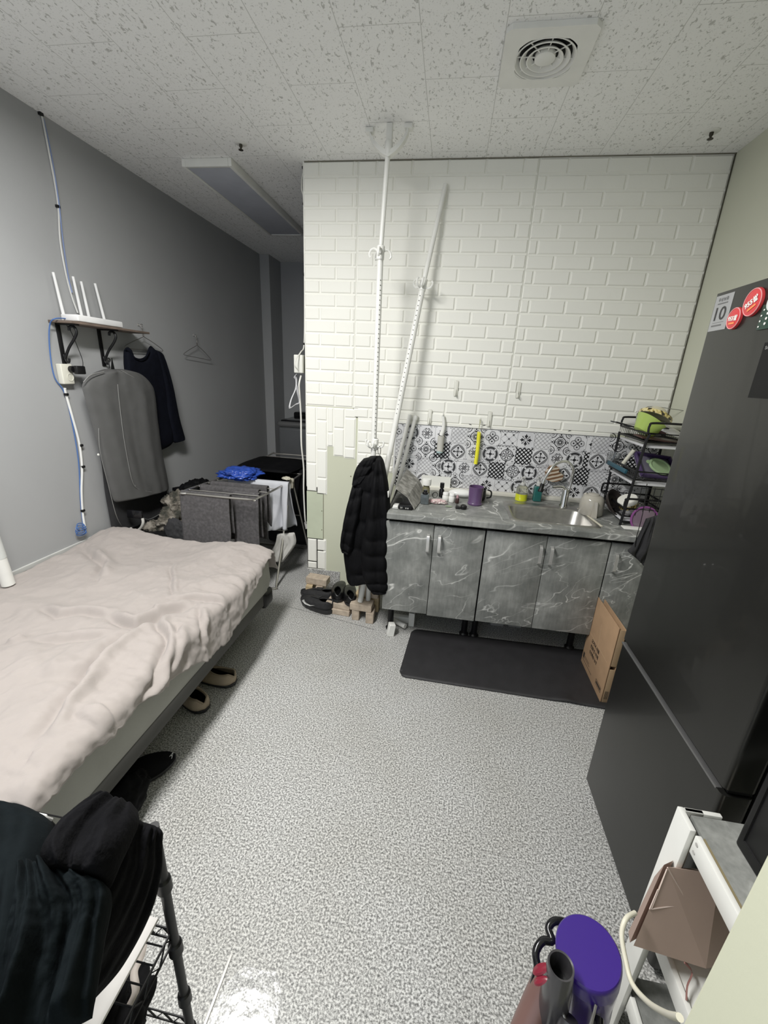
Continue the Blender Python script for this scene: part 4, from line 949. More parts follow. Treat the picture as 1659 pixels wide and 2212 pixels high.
bm = bm_new(); drape(bm, [((-1.235, 2.86, .38), (-1.10, 2.88, .40)), ((-1.25, 2.85, .30), (-1.09, 2.88, .31)), ((-1.30, 2.84, .2), (-1.14, 2.86, .22)), ((-1.28, 2.84, .14), (-1.19, 2.85, .15))], (0, -1, 0), .02, 20, 24, .03, 3, .004, seed=6); obj('white_vest', bm, mat('off_white_cotton', (.50, .49, .46), .85), label='off-white vest hung on the lower bar of the drying rack', cat='vest')
bm = bm_new(); drape(bm, [((-1.14, 3.22, .36), (-1.02, 3.24, .40)), ((-1.13, 3.22, .30), (-1.02, 3.24, .34))], (0, -1, 0), .016, 10, 10, .02, 3, .003, seed=8); obj('white_sock', bm, MATS['off_white_cotton'], label='off-white sock on the lower bar at the alcove side', cat='sock')
for p, lb in (((RX1-.02, 3.02, ZR+.002), 'cream clip at the right side of the drying rack'), ((-1.69, 3.02, ZR+.012), 'cream clip beside the blue plastic bag')):
    bm = bm_new(); blob(bm, p, (.035, .025, .014), .35, 3, 7, 3); obj('clothes_clip', bm, CREAM, label=lb, cat='clip')
bm = bm_new(); box(bm, (-1.62, 3.52, .012), (-1.06, 3.9, .40), .03, 3); obj('storage_bin', bm, mat('dark_bin', (.02, .021, .022), .4), label='black storage bin on the floor beneath the far end of the drying rack', cat='bin')

# ------------------------------------------------------------------ poles
def collar(parent, c, d, s=1.0):
    b_ = bm_new(); c = V(c); d = V(d).normalized(); x_ = V((1, 0, 0)); x_ = (x_ - d*x_.dot(d)).normalized(); y_ = d.cross(x_)
    lathe(b_, [(.0165, -.035*s), (.021, -.03*s), (.021, .03*s), (.0165, .035*s)], c, d, 16)
    for a in (PI*.97, PI*1.3, -.3, PI*.5 + PI):
        v_ = x_*math.cos(a) + y_*math.sin(a); v_ = -v_ if v_.dot(V((0, -1, 0))) < -.95 else v_
        tube(b_, [c+v_*.018-d*.01, c+v_*.035-d*.018, c+v_*.052-d*.008, c+v_*.058+d*.012, c+v_*.050+d*.024], .0055, 6, 4)
    lathe(b_, [(.010, .018), (.012, .028), (0, .032)], c, (0, -1, .1), 12)
    return obj('hook_collar', b_, WHITE, parent)
t = thing('tension_pole', 'white tension pole braced against the ceiling, with coat hanging on it', 'pole', (-.43, 2.47, 0))
PT, PM, PB = V((-.409, 2.462, 2.745)), V((-.432, 2.466, 2.21)), V((-.425, 2.475, .02))
bm = bm_new(); tube(bm, [PT, PM], .0125, 14); obj('upper_tube', bm, WHITEP, t)
bm = bm_new(); tube(bm, [PM, PB], .0165, 14); obj('lower_tube', bm, WHITEP, t)
bm = bm_new()
for k in range(36):
    z = 2.08 - k*.024; u = (PM.z-z)/(PM.z-PB.z); p = PM.lerp(PB, u); lathe(bm, [(.0028, 0), (.0028, .0008), (0, .0008)], p+V((.008, -.0146, 0)), (.45, -1, 0), 6)
obj('adjustment_holes', bm, DARKTRIM, t)
collar(t, PM, PM-PT); collar(t, (-.421, 2.47, 1.20), (0, 0, 1))
bm = bm_new(); ap = V((-.411, 2.462, 2.655))
for tx, ty in ((-.515, 2.50), (-.318, 2.475)):
    e = V((tx, ty, 2.745)); pts = smoothpts([ap-V((0, 0, .012)), ap.lerp(e, .4)-V((0, 0, .022)), ap.lerp(e, .78)+V((0, 0, -.018)), e], 4)
    for a, b2 in zip(pts, pts[1:]): prism(bm, [a+V((0, -.018, 0)), a+V((0, .018, 0)), b2+V((0, .018, 0)), b2+V((0, -.018, 0))], (.0, 0, -.024))
    box(bm, (tx-.02, ty-.022, 2.736), (tx+.02, ty+.022, H-.001), .004)
box(bm, (-.424, 2.448, 2.66), (-.394, 2.476, H-.001), .004); lathe(bm, [(.0125, -.03), (.02, -.02), (.02, .03), (.0125, .04)], ap, (0, 0, 1), 14)
obj('ceiling_bracket', bm, WHITEP, t)
t = thing('hanger_pole', 'long white perforated pole leaning diagonally against the tiled wall', 'pole', (-.47, 2.43, .12))
A_, B_ = V((-.133, 2.792, 2.63)), V((-.474, 2.435, .128)); u1 = (2.63-2.09)/(2.63-.128); C_ = V((-0.214, 2.7, 2.107))
bm = bm_new(); tube(bm, [A_, C_], .0135, 14); obj('upper_tube', bm, WHITEP, t)
bm = bm_new(); tube(bm, [C_, B_], .018, 14); obj('lower_tube', bm, WHITEP, t)
bm = bm_new()
for k in range(26): p = C_.lerp(B_, .03+k*.0135); lathe(bm, [(.003, 0), (.003, .0008), (0, .0008)], p+V((-.004, -.0178, 0)), (-.2, -1, 0), 6)
obj('adjustment_holes', bm, DARKTRIM, t)
collar(t, C_, A_-B_)
for a, b2, lb in (((-0.247, 2.782, 1.356), (-.50, 2.66, .012), 'left of two short white tubes leaning beside the backsplash'), ((-0.21, 2.79, 1.352), (-.46, 2.66, .012), 'right of two short white tubes leaning beside the backsplash')):
    t = thing('short_tube', lb, 'tube', b2); a, b2 = V(a), V(b2); bm = bm_new(); tube(bm, [a, b2], .013, 12); obj('tube', bm, WHITEP, t)
    bm = bm_new(); d = (a-b2).normalized(); lathe(bm, [(.0155, -.025), (.0165, -.02), (.0165, .004), (0, .007)], a, d, 14); obj('end_cap', bm, WHITE, t)

# ------------------------------------------------------------------ padded coat
t = thing('padded_coat', 'black padded winter coat hanging from the tension pole left of the cabinets', 'coat', (-.42, 2.36, .28))
yc = 2.37
bm = bm_new(); drape(bm, [((-0.434, 2.4, 1.139), (-0.373, 2.4, 1.147)), ((-0.479, 2.39, 1.102), (-0.347, 2.39, 1.106)), ((-0.509, 2.38, 1.039), (-0.325, 2.38, 1.026)), ((-0.53, 2.37, 0.968), (-0.307, 2.37, 0.916)), ((-0.556, 2.37, 0.848), (-0.292, 2.37, 0.799)), ((-0.571, 2.37, 0.71), (-0.283, 2.37, 0.679)), ((-0.581, 2.37, 0.568), (-0.28, 2.37, 0.57)), ((-0.567, 2.37, 0.44), (-0.295, 2.37, 0.457)), ((-0.546, 2.37, 0.326), (-0.325, 2.37, 0.388)), ((-0.49, 2.37, 0.313), (-0.399, 2.37, 0.345))], (0, -1, 0), .085, 40, 90, .02, 3, .006, quilt=6, qa=.022, seed=3, back=.55); obj('body', bm, BLKCLOTH, t, angle=180)
bm = bm_new(); drape(bm, [((-0.388, 2.33, 1.142), (-0.351, 2.33, 1.145)), ((-0.395, 2.3, 1.039), (-0.309, 2.31, 1.016)), ((-0.41, 2.28, 0.875), (-0.282, 2.3, 0.852)), ((-0.433, 2.27, 0.701), (-0.269, 2.29, 0.681)), ((-0.446, 2.27, 0.563), (-0.265, 2.29, 0.56)), ((-0.43, 2.27, 0.424), (-0.261, 2.28, 0.44)), ((-0.396, 2.28, 0.343), (-0.259, 2.28, 0.357)), ((-0.346, 2.29, 0.295), (-0.275, 2.29, 0.304))], (0, -1, 0), .055, 26, 80, .014, 2.5, .005, quilt=9, qa=.018, seed=9, back=.7); obj('sleeve', bm, BLKCLOTH, t, angle=180)
bm = bm_new(); drape(bm, [((-0.513, 2.33, 0.979), (-0.443, 2.33, 1)), ((-0.545, 2.3, 0.856), (-0.449, 2.31, 0.862)), ((-0.571, 2.3, 0.705), (-0.481, 2.31, 0.681)), ((-0.584, 2.31, 0.593), (-0.497, 2.32, 0.567)), ((-0.568, 2.32, 0.543), (-0.52, 2.32, 0.536))], (0, -1, 0), .045, 20, 50, .012, 2.5, .005, quilt=6, qa=.014, seed=15, back=.7); obj('sleeve', bm, BLKCLOTH, t, angle=180)
bm = bm_new(); drape(bm, [((-0.465, 2.36, 1.131), (-0.386, 2.36, 1.153)), ((-0.504, 2.34, 1.076), (-0.389, 2.34, 1.113)), ((-0.522, 2.33, 0.993), (-0.418, 2.33, 1.058)), ((-0.515, 2.33, 0.965), (-0.46, 2.33, 0.998))], (0, -1, 0), .05, 24, 24, .015, 3, .006, quilt=3, qa=.015, seed=19, back=.7); obj('hood', bm, BLKCLOTH, t, angle=180)
bm = bm_new(); box(bm, V((-0.28, 2.272, 0.451)), V((-0.266, 2.28, 0.496)), .001); c_ = V((-0.305, 2.29, 0.949)); box(bm, c_-V((.003, .02, .018)), c_+V((.010, .003, .018)), .001); obj('white_tag', bm, WHITE, t)
bm = bm_new(); c_ = V((-0.389, 2.42, 1.175)); tube(bm, [c_+V((-.004, .02, -.03)), c_+V((-.006, .012, .005)), c_+V((.004, .008, .02)), c_+V((.012, 0, .0)), c_+V((.010, -.01, -.03))], .002, 5, 4); obj('hanging_loop', bm, hm, t)

# ------------------------------------------------------------------ hooks and tools on the wall
def clear_hook(x, z, label):
    b_ = bm_new(); box(b_, (x-.012, YW-.0165, z-.05), (x+.012, YW-.0145, z+.045), .003); tube(b_, [(x, YW-.02, z-.01), (x, YW-.026, z-.04), (x, YW-.038, z-.045), (x, YW-.042, z-.028)], .003, 6, 4)
    obj('adhesive_hook', b_, mat('clear_film', (.74, .735, .66), .15, spec=.6), label=label, cat='hook')
c1 = V((0.034, 2.8, 1.543)); clear_hook(c1.x, c1.z, 'clear adhesive hook alone on the brick wall, left of the upper two')
c1 = V((0.421, 2.8, 1.552)); clear_hook(c1.x, c1.z, 'clear adhesive hook on the brick wall, right of the upper two')
c1 = V((-0.119, 2.8, 1.354)); clear_hook(c1.x, c1.z+.0, 'clear adhesive hook on the brick wall left of the lint roller')
c1 = V((0.266, 2.8, 1.363)); clear_hook(c1.x, c1.z, 'clear adhesive hook just right of the yellow tool')
t = thing('lint_roller', 'lint roller with white handle hanging above the worktop', 'lint roller', (-.03, 2.79, 1.14))
bm = bm_new(); tube(bm, [(-0.033, 2.79, 1.369), (-0.022, 2.79, 1.316), (-0.024, 2.79, 1.27), (-0.033, 2.79, 1.239)], lambda s: .009+.006*s, 12, 4); obj('handle', bm, WHITE, t)
bm = bm_new(); tube(bm, [(-0.032, 2.785, 1.234), (-0.032, 2.785, 1.132)], .0215, 20); obj('roll', bm, mat('lint_paper', (.50, .49, .44), .6), t)
bm = bm_new(); tube(bm, [(-0.033, 2.785, 1.135), (-0.032, 2.785, 1.123)], .0218, 20); obj('end_ring', bm, mat('pale_teal', (.3, .42, .42), .5), t)
t = thing('yellow_tool', 'bright yellow lighter-shaped tool hanging on a cord above the worktop', 'tool', (.22, 2.79, 1.06))
bm = bm_new(); tube(bm, [(0.211, 2.79, 1.271), (0.214, 2.79, 1.165), (0.212, 2.79, 1.065)], .0125, 12, 3); tube(bm, [(0.2, 2.79, 1.267), (0.219, 2.79, 1.269)], .011, 10); obj('barrel', bm, mat('bright_yellow', (.85, .80, .03), .4), t)
bm = bm_new(); tube(bm, [(0.21, 2.78, 1.272), (0.206, 2.78, 1.311), (0.211, 2.785, 1.34), (0.206, 2.79, 1.36), (0.209, 2.785, 1.313)], .0018, 6, 4); obj('cord', bm, mat('olive_cord', (.35, .36, .18), .7), t)
bm = bm_new(); p_ = V((0.21, 2.8, 1.359)); tube(bm, [p_+V((0, .01, .008)), p_+V((0, 0, -.004)), p_+V((0, -.015, -.006)), p_+V((0, -.018, .004))], .0022, 6, 3); obj('wall_hook', bm, WHITE, label='white hook carrying the yellow tool on the brick wall', cat='hook')
bm = bm_new(); p_ = V((-0.033, 2.795, 1.371)); tube(bm, [p_+V((0, .012, .014)), p_+V((0, 0, -.0)), p_+V((0, -.018, -.004)), p_+V((0, -.02, .008))], .0022, 6, 3); obj('wall_hook', bm, WHITE, label='white hook carrying the lint roller on the brick wall', cat='hook')

# ------------------------------------------------------------------ things on the worktop
ZT = .8605
def bottle(name, label, cat, p, parts, group=None):
    t_ = thing(name, label, cat, p, group)
    for nm, m_, prof, seg in parts: b_ = bm_new(); lathe(b_, prof, p, (0, 0, 1), seg); obj(nm, b_, m_, t_)
    return t_
# roof-shaped folded board with black box beneath
bm = bm_new(); RG0, RG1 = V((-0.246, 2.36, 0.958)), V((-0.194, 2.72, 0.99))
t = thing('folded_board', 'mottled grey board folded like a roof at the left end of the worktop', 'board', (-.17, 2.45, ZT))
a1, a2 = V((-0.141, 2.301, 0.862)), V((-0.125, 2.649, 0.88)); l1, l2 = V((-0.282, 2.331, 0.862)), V((-0.264, 2.74, 0.915))
bm = bm_new()
def slab(bm, q, th=.004):
    n_ = (V(q[1])-V(q[0])).cross(V(q[2])-V(q[0])).normalized()*th; prism(bm, q, n_)
r0, r1 = V((-.262, 2.345, .965)), V((-.238, 2.735, 1.0)); e0, e1 = V((-.145, 2.30, .864)), V((-.098, 2.66, .864)); f0, f1 = V((-.288, 2.32, .866)), V((-.272, 2.71, .90))
m0, m1 = r0.lerp(e0, .5)+V((.012, 0, .012)), r1.lerp(e1, .5)+V((.014, 0, .014))
slab(bm, [r0, m0, m1, r1]); slab(bm, [m0+V((.0008, 0, 0)), e0, e1, m1+V((.0008, 0, 0))]); slab(bm, [f0, r0, r1, f1]); obj('panels', bm, m_pattern('mottled_grey_felt', ((.10, .098, .085), (.19, .185, .165), (.30, .295, .27)), 28, (1, 1, 1), .85, 5, (.35, .5, .68)), t)
t = thing('black_box', 'small black box with white symbols under the folded grey board', 'box', (-.2, 2.32, ZT))
bm = bm_new(); box(bm, (-.233, 2.285, ZT+.001), (-.158, 2.36, .888), .002); obj('case', bm, BLACK, t)
text('2 0', t, WHITE, (-.225, 2.2845, .868), (1, 0, 0), (0, 0, 1), .012, .010); text('0 8', t, WHITE, (-.195, 2.2845, .868), (1, 0, 0), (0, 0, 1), .018, .007)
bm = bm_new(); box(bm, (-.272, 2.29, ZT+.001), (-.238, 2.36, .868), .002); box(bm, (-.270, 2.288, .869), (-.240, 2.355, .876), .002); obj('folded_paper', bm, WHITE, label='small folded white paper at the worktop left corner', cat='paper')
t = thing('perfume_bottle', 'square glass bottle with a big white cap beside the folded board', 'bottle', (-.09, 2.44, ZT))
bm = bm_new(); box(bm, (-.118, 2.425, ZT+.001), (-.068, 2.455, .925), .004, 3); obj('glass_body', bm, mat('smoky_blue_glass', (.07, .085, .09), .12, 0, .5, 18, spec=.8), t)
bm = bm_new(); lathe(bm, [(.018, .0645), (.018, .075), (.012, .077), (.012, .09), (0, .09)], (-.093, 2.44, ZT), (0, 0, 1), 18); obj('neck', bm, BLACKG, t)
t = thing('white_jar', 'white capped jar standing behind the square glass bottle', 'jar', (-.095, 2.60, ZT))
bm = bm_new(); lathe(bm, [(0, .001), (.024, .001), (.024, .06), (.020, .068), (.020, .08)], (-.095, 2.60, ZT), (0, 0, 1), 20); obj('glass', bm, mat('amber_grey_glass', (.14, .13, .07), .1), t)
bm = bm_new(); lathe(bm, [(.027, .08), (.029, .082), (.029, .115), (.027, .12), (0, .12)], (-.095, 2.60, ZT), (0, 0, 1), 24); obj('cap', bm, WHITE, t)
bm = bm_new(); box(bm, (-0.139, 2.795, 0.806), V((0.058, 2.79, 0.96)), .001); obj('white_card', bm, mat('white_card', (.82, .82, .76), .6), label='blank white card leaning against the tile backsplash', cat='card', smooth=False)
t = thing('eyeglasses', 'black-framed glasses lying behind the pill jars', 'glasses', (-.02, 2.60, ZT))
for dx, dy in ((0, 0), (.045, .02)):
    bm = bm_new(); tube(bm, ring_pts((-.035+dx, 2.585+dy, ZT+.022), .018, 20, (.9, .4, 0), (0, 0, 1)), .0022, 6, closed=True); obj('rim', bm, BLACK, t)
bm = bm_new(); tube(bm, [(-.055, 2.58, ZT+.026), (-.05, 2.64, ZT+.02), (-.045, 2.69, ZT+.006)], .002, 6, 3); obj('temple', bm, BLACK, t)
bottle('dropper_bottle', 'tall dark bottle with black cap in front of the white card', 'bottle', (.005, 2.64, ZT), [('glass', BLACKG, [(0, .001), (.017, .001), (.017, .045), (.010, .055), (.010, .06), (0, .06)], 18), ('cap', BLACK, [(.014, .0605), (.014, .092), (0, .092)], 18)])
for p, lb in (((.032, 2.545, ZT), 'left white pill jar among the worktop bottles'), ((.072, 2.535, ZT), 'right white pill jar, next to the small brown bottle')):
    bottle('pill_jar', lb, 'jar', p, [('body', WHITE, [(0, .001), (.018, .001), (.02, .004), (.02, .034), (.016, .04), (.016, .041)], 20), ('lid', mat('jar_lid_white', (.85, .85, .82), .4), [(.0175, .0415), (.0178, .054), (.016, .057), (0, .057)], 20)], 'white pill jars')
bottle('brown_bottle', 'tiny brown bottle with pink tip right of the pill jars', 'bottle', (.106, 2.52, ZT), [('glass', mat('brown_glass', (.03, .012, .010), .15), [(0, .001), (.012, .001), (.012, .028), (.007, .034), (0, .034)], 16), ('tip', mat('dusty_pink', (.38, .22, .24), .5), [(.008, .0345), (.008, .042), (.003, .055), (0, .056)], 12)])
bm = bm_new(); blob(bm, (.135, 2.66, ZT+.030), (.085, .040, .026), .03, 1, 2, 4); obj('white_tray', bm, mat('glossy_white', (.8, .8, .77), .2), label='smooth white oval dish lying behind the pill jars', cat='dish')
bm = bm_new(); blob(bm, (-.015, 2.475, ZT+.014), (.060, .028, .012), .5, 3, 3, 5, floor=ZT+.001); obj('pink_sachet', bm, m_pattern('pink_print_film', ((.62, .55, .5), (.55, .30, .33), (.75, .66, .62)), 40, (1, 1, 1), .35, 2, (.4, .5, .6)), label='crumpled pink and white sachet in front of the pill jars', cat='sachet', angle=180)
bm = bm_new(); blob(bm, (.055, 2.425, ZT+.004), (.022, .012, .0035), .3, 3, 3, 3, floor=ZT+.0005); obj('green_wrapper', bm, mat('pale_green_film', (.22, .28, .18), .5), label='tiny green wrapper scrap near the pink sachet', cat='wrapper')
t = thing('black_earphone_case', 'small black clip-like object in front of the purple cup', 'clip', (.125, 2.42, ZT))
bm = bm_new(); box(bm, (.095, 2.395, ZT+.001), (.122, 2.43, ZT+.012), .003, 3); obj('plate', bm, BLACK, t)
bm = bm_new(); lathe(bm, [(0, 0), (.019, 0), (.02, .018), (.014, .024), (0, .024)], (.142, 2.41, ZT+.001), (.1, -.1, 1), 18); obj('round_cap', bm, BLACK, t)
bm = bm_new(); tube(bm, [(.103, 2.43, ZT+.012), (.101, 2.43, ZT+.035)], .002, 6); obj('pin', bm, BLACK, t)
PUR = mat('purple_plastic', (.085, .045, .115), .3, 0, .1, 10)
t = thing('purple_cup', 'purple plastic tumbler in the middle of the worktop', 'cup', (.215, 2.53, ZT))
bm = bm_new(); lathe(bm, [(0, .002), (.044, .001), (.046, .01), (.044, .012), (.041, .016), (.0455, .115), (.0425, .115), (.038, .02), (0, .018)], (.215, 2.53, ZT), (0, 0, 1), 36); obj('body', bm, PUR, t)
t = thing('black_mug', 'black mug hidden behind the purple tumbler', 'mug', (.235, 2.66, ZT))
bm = bm_new(); lathe(bm, [(0, .001), (.05, .001), (.055, .01), (.055, .07), (.051, .07), (.048, .01), (0, .01)], (.235, 2.66, ZT), (0, 0, 1), 28, sx=1.2); obj('body', bm, BLACK, t)
bm = bm_new(); tube(bm, [(.295, 2.65, .93), (.32, 2.645, .92), (.32, 2.645, .885), (.295, 2.65, .875)], .005, 8, 4); obj('handle', bm, BLACK, t)
def pump(p, liq, body, label, h=.095, w=.036, fill=.5, green=False):
    t_ = thing('soap_dispenser', label, 'soap dispenser', p)
    if green:
        b_ = bm_new(); box(b_, (p[0]-w*.8, p[1]-.022, p[2]+.001), (p[0]+w*.8, p[1]+.022, p[2]+h*.95), .006, 3); obj('bottle', b_, body, t_)
    else:
        b_ = bm_new(); lathe(b_, [(0, .001), (w, .001), (w, h*fill), (0, h*fill)], p, (0, 0, 1), 24); obj('liquid', b_, liq, t_)
        b_ = bm_new(); lathe(b_, [(w, h*fill+.0005), (w*.97, h*.9), (w*.7, h*1.02), (.012, h*1.08), (.012, h*1.15)], p, (0, 0, 1), 24); obj('bottle', b_, body, t_)
    b_ = bm_new(); z = h*1.0; lathe(b_, [(.014, z), (.015, z+.02), (.010, z+.024), (.005, z+.028), (.005, z+.05), (.011, z+.052), (.011, z+.06), (0, z+.062)], p, (0, 0, 1), 16)
    tube(b_, [V(p)+V((0, 0, z+.056)), V(p)+V((-.02, -.03, z+.056)), V(p)+V((-.024, -.034, z+.048))], .004, 6); obj('pump_head', b_, mat('clear_grey_plastic', (.55, .55, .52), .2, spec=.7), t_)
pump((.525, 2.725, ZT), mat('yellow_soap', (.62, .66, .02), .12, spec=.7), mat('clear_bottle', (.75, .76, .62), .08, trans=.85), 'clear pump bottle half full of yellow soap behind the sink', .095, .038, .48)
pump((.625, 2.735, ZT), None, mat('teal_bottle', (.012, .10, .09), .15, spec=.7), 'teal green pump bottle beside the yellow soap', .105, .032, green=True)
bm = bm_new(); prof = [(-.045, -.035), (-.05, .01), (-.03, .05), (.0, .06), (.03, .045), (.028, .02), (.062, .0), (.058, -.03), (.03, -.045), (.0, -.05)]
cen = V((0.71, 2.755, 1.041)); prism(bm, [cen+V((x*1.0, 0, z*1.0)) for x, z in prof], (0, .028, 0))
bmesh.ops.subdivide_edges(bm, edges=list(bm.edges), cuts=2, use_grid_fill=True)
def m_stripe():
    m, t, b = nt('brown_striped_sponge'); tc = N(t, 'ShaderNodeTexCoord'); w = N(t, 'ShaderNodeTexWave', i_Scale=13.0, i_Distortion=2.5, i_Detail=2.0); w.bands_direction = 'Z'
    mp = N(t, 'ShaderNodeMapping'); mp.inputs['Rotation'].default_value = (0, .35, 0); L(t, tc.outputs['Object'], mp.inputs[0]); L(t, mp.outputs[0], w.inputs['Vector'])
    L(t, ramp(t, w.outputs['Fac'], [(.25, (.13, .06, .025)), (.5, (.34, .22, .12)), (.75, (.55, .48, .38))]), b.inputs['Base Color']); b.inputs['Roughness'].default_value = .9; return m
obj('scrub_sponge', bm, m_stripe(), label='brown and cream striped scrubbing sponge stuck behind the tap', cat='sponge')
# kettle
t = thing('electric_kettle', 'glossy beige kettle right of the sink', 'kettle', (.905, 2.53, ZT))
KC = mat('beige_gloss', (.40, .375, .32), .12, spec=.7); kc = (.905, 2.545, ZT)
bm = bm_new(); lathe(bm, [(0, .001), (.064, .001), (.069, .008), (.069, .06), (.064, .095), (.052, .113), (.036, .120), (0, .122)], kc, (0, 0, 1), 36); obj('body', bm, KC, t)
bm = bm_new(); lathe(bm, [(.034, .121), (.030, .127), (.018, .130), (0, .131)], kc, (0, 0, 1), 24); obj('lid', bm, KC, t)
bm = bm_new(); prism(bm, [(.884, 2.462, ZT+.001), (.915, 2.455, ZT+.001), (.908, 2.464, .955), (.890, 2.47, .955)], (.004, .022, 0)); obj('handle', bm, KC, t)
bm = bm_new(); tube(bm, [(.875, 2.56, .955), (.866, 2.565, .972), (.862, 2.57, .98)], lambda s: .014-.003*s, 10); obj('spout', bm, KC, t)

# ------------------------------------------------------------------ dish rack
t = thing('dish_rack', 'black three-tier metal dish rack at the right end of the worktop', 'dish rack', (1.15, 2.53, ZT))
DX0, DX1, DY0, DY1 = 1.045, 1.305, 2.375, 2.745; zt_ = (.915, 1.125, 1.33)
for x in (DX0, DX1-.005):
    bm = bm_new(); tube(bm, [(x-.03 if x == DX0 else x, DY0, ZT+.002), (x, DY0, 1.34), (x+.01, DY0, 1.375)], .0075, 8); obj('side_post', bm, BLACKM, t)
    bm = bm_new(); tube(bm, [(x-.0, DY1, ZT+.002), (x, DY1, 1.34)], .0075, 8); obj('side_post', bm, BLACKM, t)
for z in zt_:
    bm = bm_new(); x0_ = DX0 - (1.33-z)*.07
    for zz, r in ((z, .005), (z+.045, .006)): tube(bm, [(x0_, DY0, zz), (DX1, DY0, zz), (DX1, DY1, zz), (x0_, DY1, zz)], r, 6, closed=True)
    for i in range(16): y = DY0 + (DY1-DY0)*i/15; tube(bm, [(x0_, y, z+.045), (x0_, y, z), (DX1, y, z), (DX1, y, z+.045)], .0018, 4)
    for i in range(5): x = x0_ + (DX1-x0_)*i/4; tube(bm, [(x, DY0, z), (x, DY1, z)], .002, 4)
    tube(bm, [(x0_, DY0, z+.045), (x0_, DY0+.004, z+.085), (x0_+.03, DY0+.004, z+.10), (DX1, DY0+.004, z+.10)], .006, 8, 5) if z != 1.125 else None
    tube(bm, [(x0_, DY1, z+.045), (x0_, DY1-.004, z+.085), (x0_+.03, DY1-.004, z+.10), (DX1, DY1-.004, z+.10)], .006, 8, 5) if z != 1.125 else None
    obj('basket_tier', bm, BLACKM, t)
    bm = bm_new(); box(bm, (x0_+.004, DY0+.012, z-.032), (DX1-.004, DY1-.012, z-.020), .004, 2); obj('drip_tray', bm, mat('tray_white', (.58, .58, .60), .3), t)
bm = bm_new()
for i in range(6): tube(bm, [(DX0+.03+i*.034, DY0-.012, .925), (DX0+.03+i*.034, DY0-.012, 1.09)], .002, 4)
for i in range(5): tube(bm, [(DX0+.03, DY0-.012, .925+i*.04), (DX0+.21, DY0-.012, .925+i*.04)], .002, 4)
obj('side_basket', bm, BLACKM, t)
bm = bm_new(); box(bm, (1.01, 2.30, ZT+.001), (1.30, 2.352, .868), .002); obj('white_tray', bm, WHITE, label='white flat tray edge under the front of the dish rack', cat='tray')
def bowl(name, label, cat, p, axis, parts, group=None):
    t_ = thing(name, label, cat, p, group)
    for nm, m_, prof in parts: b_ = bm_new(); lathe(b_, prof, p, axis, 36); obj(nm, b_, m_, t_)
    return t_
LG = mat('lime_plastic', (.36, .50, .10), .25, 0, .04, 6)
GOLD = m_pattern('gold_black_print', ((.02, .015, .01), (.50, .38, .08), (.72, .62, .30)), 60, (1, 1, 1), .3, 1, (.42, .48, .6))
bp_ = V((1.086, 2.5, 1.399))
bowl('green_bowl', 'lime green bowl tilted on the top tier of the dish rack', 'bowl', tuple(bp_+V((-.02, 0, -.035))), (.55, .1, .85), [('shell', LG, [(0, 0), (.040, 0), (.050, .004), (.086, .078), (.083, .078), (.047, .008), (0, .006)])])
bowl('patterned_bowl', 'bowl with gold and black patterned rim, topmost on the dish rack', 'bowl', tuple(bp_+V((.05, .05, .055))), (-.45, -.35, -1), [('shell', mat('cream_enamel', (.62, .58, .42), .3), [(0, -.04), (.04, -.04), (.085, .018), (.083, .018), (.038, -.036), (0, -.036)]), ('patterned_band', GOLD, [(.0865, -.004), (.0885, .018), (.0875, .018), (.0855, -.004)])])
bowl('steel_cup', 'stainless steel cup lying inside the green bowl', 'cup', tuple(bp_+V((.055, -.02, .005))), (.9, -.35, -.25), [('shell', CHROME, [(0, -.045), (.034, -.045), (.036, .04), (.033, .04), (.032, -.04), (0, -.04)])])
bowl('glass_cover', 'upturned clear cover at the right of the dish rack top tier', 'cover', tuple(bp_+V((.11, -.05, -.02))), (.3, -.3, 1), [('disc', mat('smoky_clear', (.35, .35, .34), .12, spec=.8), [(0, .02), (.03, .018), (.055, .004), (.055, 0), (0, .016)])])
bm = bm_new(); box(bm, (.955, 2.56, 1.378), (1.20, 2.60, 1.386), .002, rot=Euler((.0, .20, -.25)).to_matrix()); box(bm, (.93, 2.585, 1.40), (1.02, 2.62, 1.406), .002, rot=Euler((.0, .15, -.25)).to_matrix()); obj('kitchen_knife', bm, BLACKG, label='black knife lying across the top tier of the dish rack', cat='knife')
bm = bm_new(); box(bm, (1.02, 2.42, 1.336), (1.27, 2.50, 1.344), .002, rot=Euler((.1, .1, .2)).to_matrix()); obj('chopping_board', bm, mat('dark_red_brown', (.05, .02, .018), .4), label='dark board lying flat on the top tier under the green bowl', cat='board')
t = thing('food_container', 'square translucent purple container on the middle tier of the dish rack', 'container', (1.18, 2.53, 1.135))
cc = V((1.193, 2.53, 1.173)); Rm = Euler((.62, .10, .1)).to_matrix()
def rb(lo, hi, bev=0): b_ = bm_new(); box(b_, V(lo)+cc, V(hi)+cc, bev, 2, Rm, cc); return b_
obj('base', rb((-.105, -.09, -.006), (.105, .09, .0), .002), mat('purple_grey_plastic', (.13, .12, .16), .25, spec=.6), t)
bm = bm_new()
for lo, hi in (((-.105, -.09, 0), (-.095, .09, .022)), ((.095, -.09, 0), (.105, .09, .022)), ((-.095, .08, 0), (.095, .09, .022)), ((-.095, -.09, 0), (.095, -.08, .022))): box(bm, V(lo)+cc, V(hi)+cc, .002, 2, Rm, cc)
obj('rim', bm, mat('deep_purple', (.05, .03, .09), .3), t)
nr = Rm @ V((0, 0, 1)); cl = cc + Rm @ V((.02, -.0, .012))
t = thing('container_cover', 'round pale green cover resting in the purple container', 'cover', tuple(cl))
bm = bm_new(); lathe(bm, [(0, .002), (.048, .002), (.05, .007), (.054, .008), (.062, .004), (.062, 0), (0, 0)], cl, nr, 36); obj('disc', bm, mat('mint_plastic', (.33, .47, .25), .35), t)
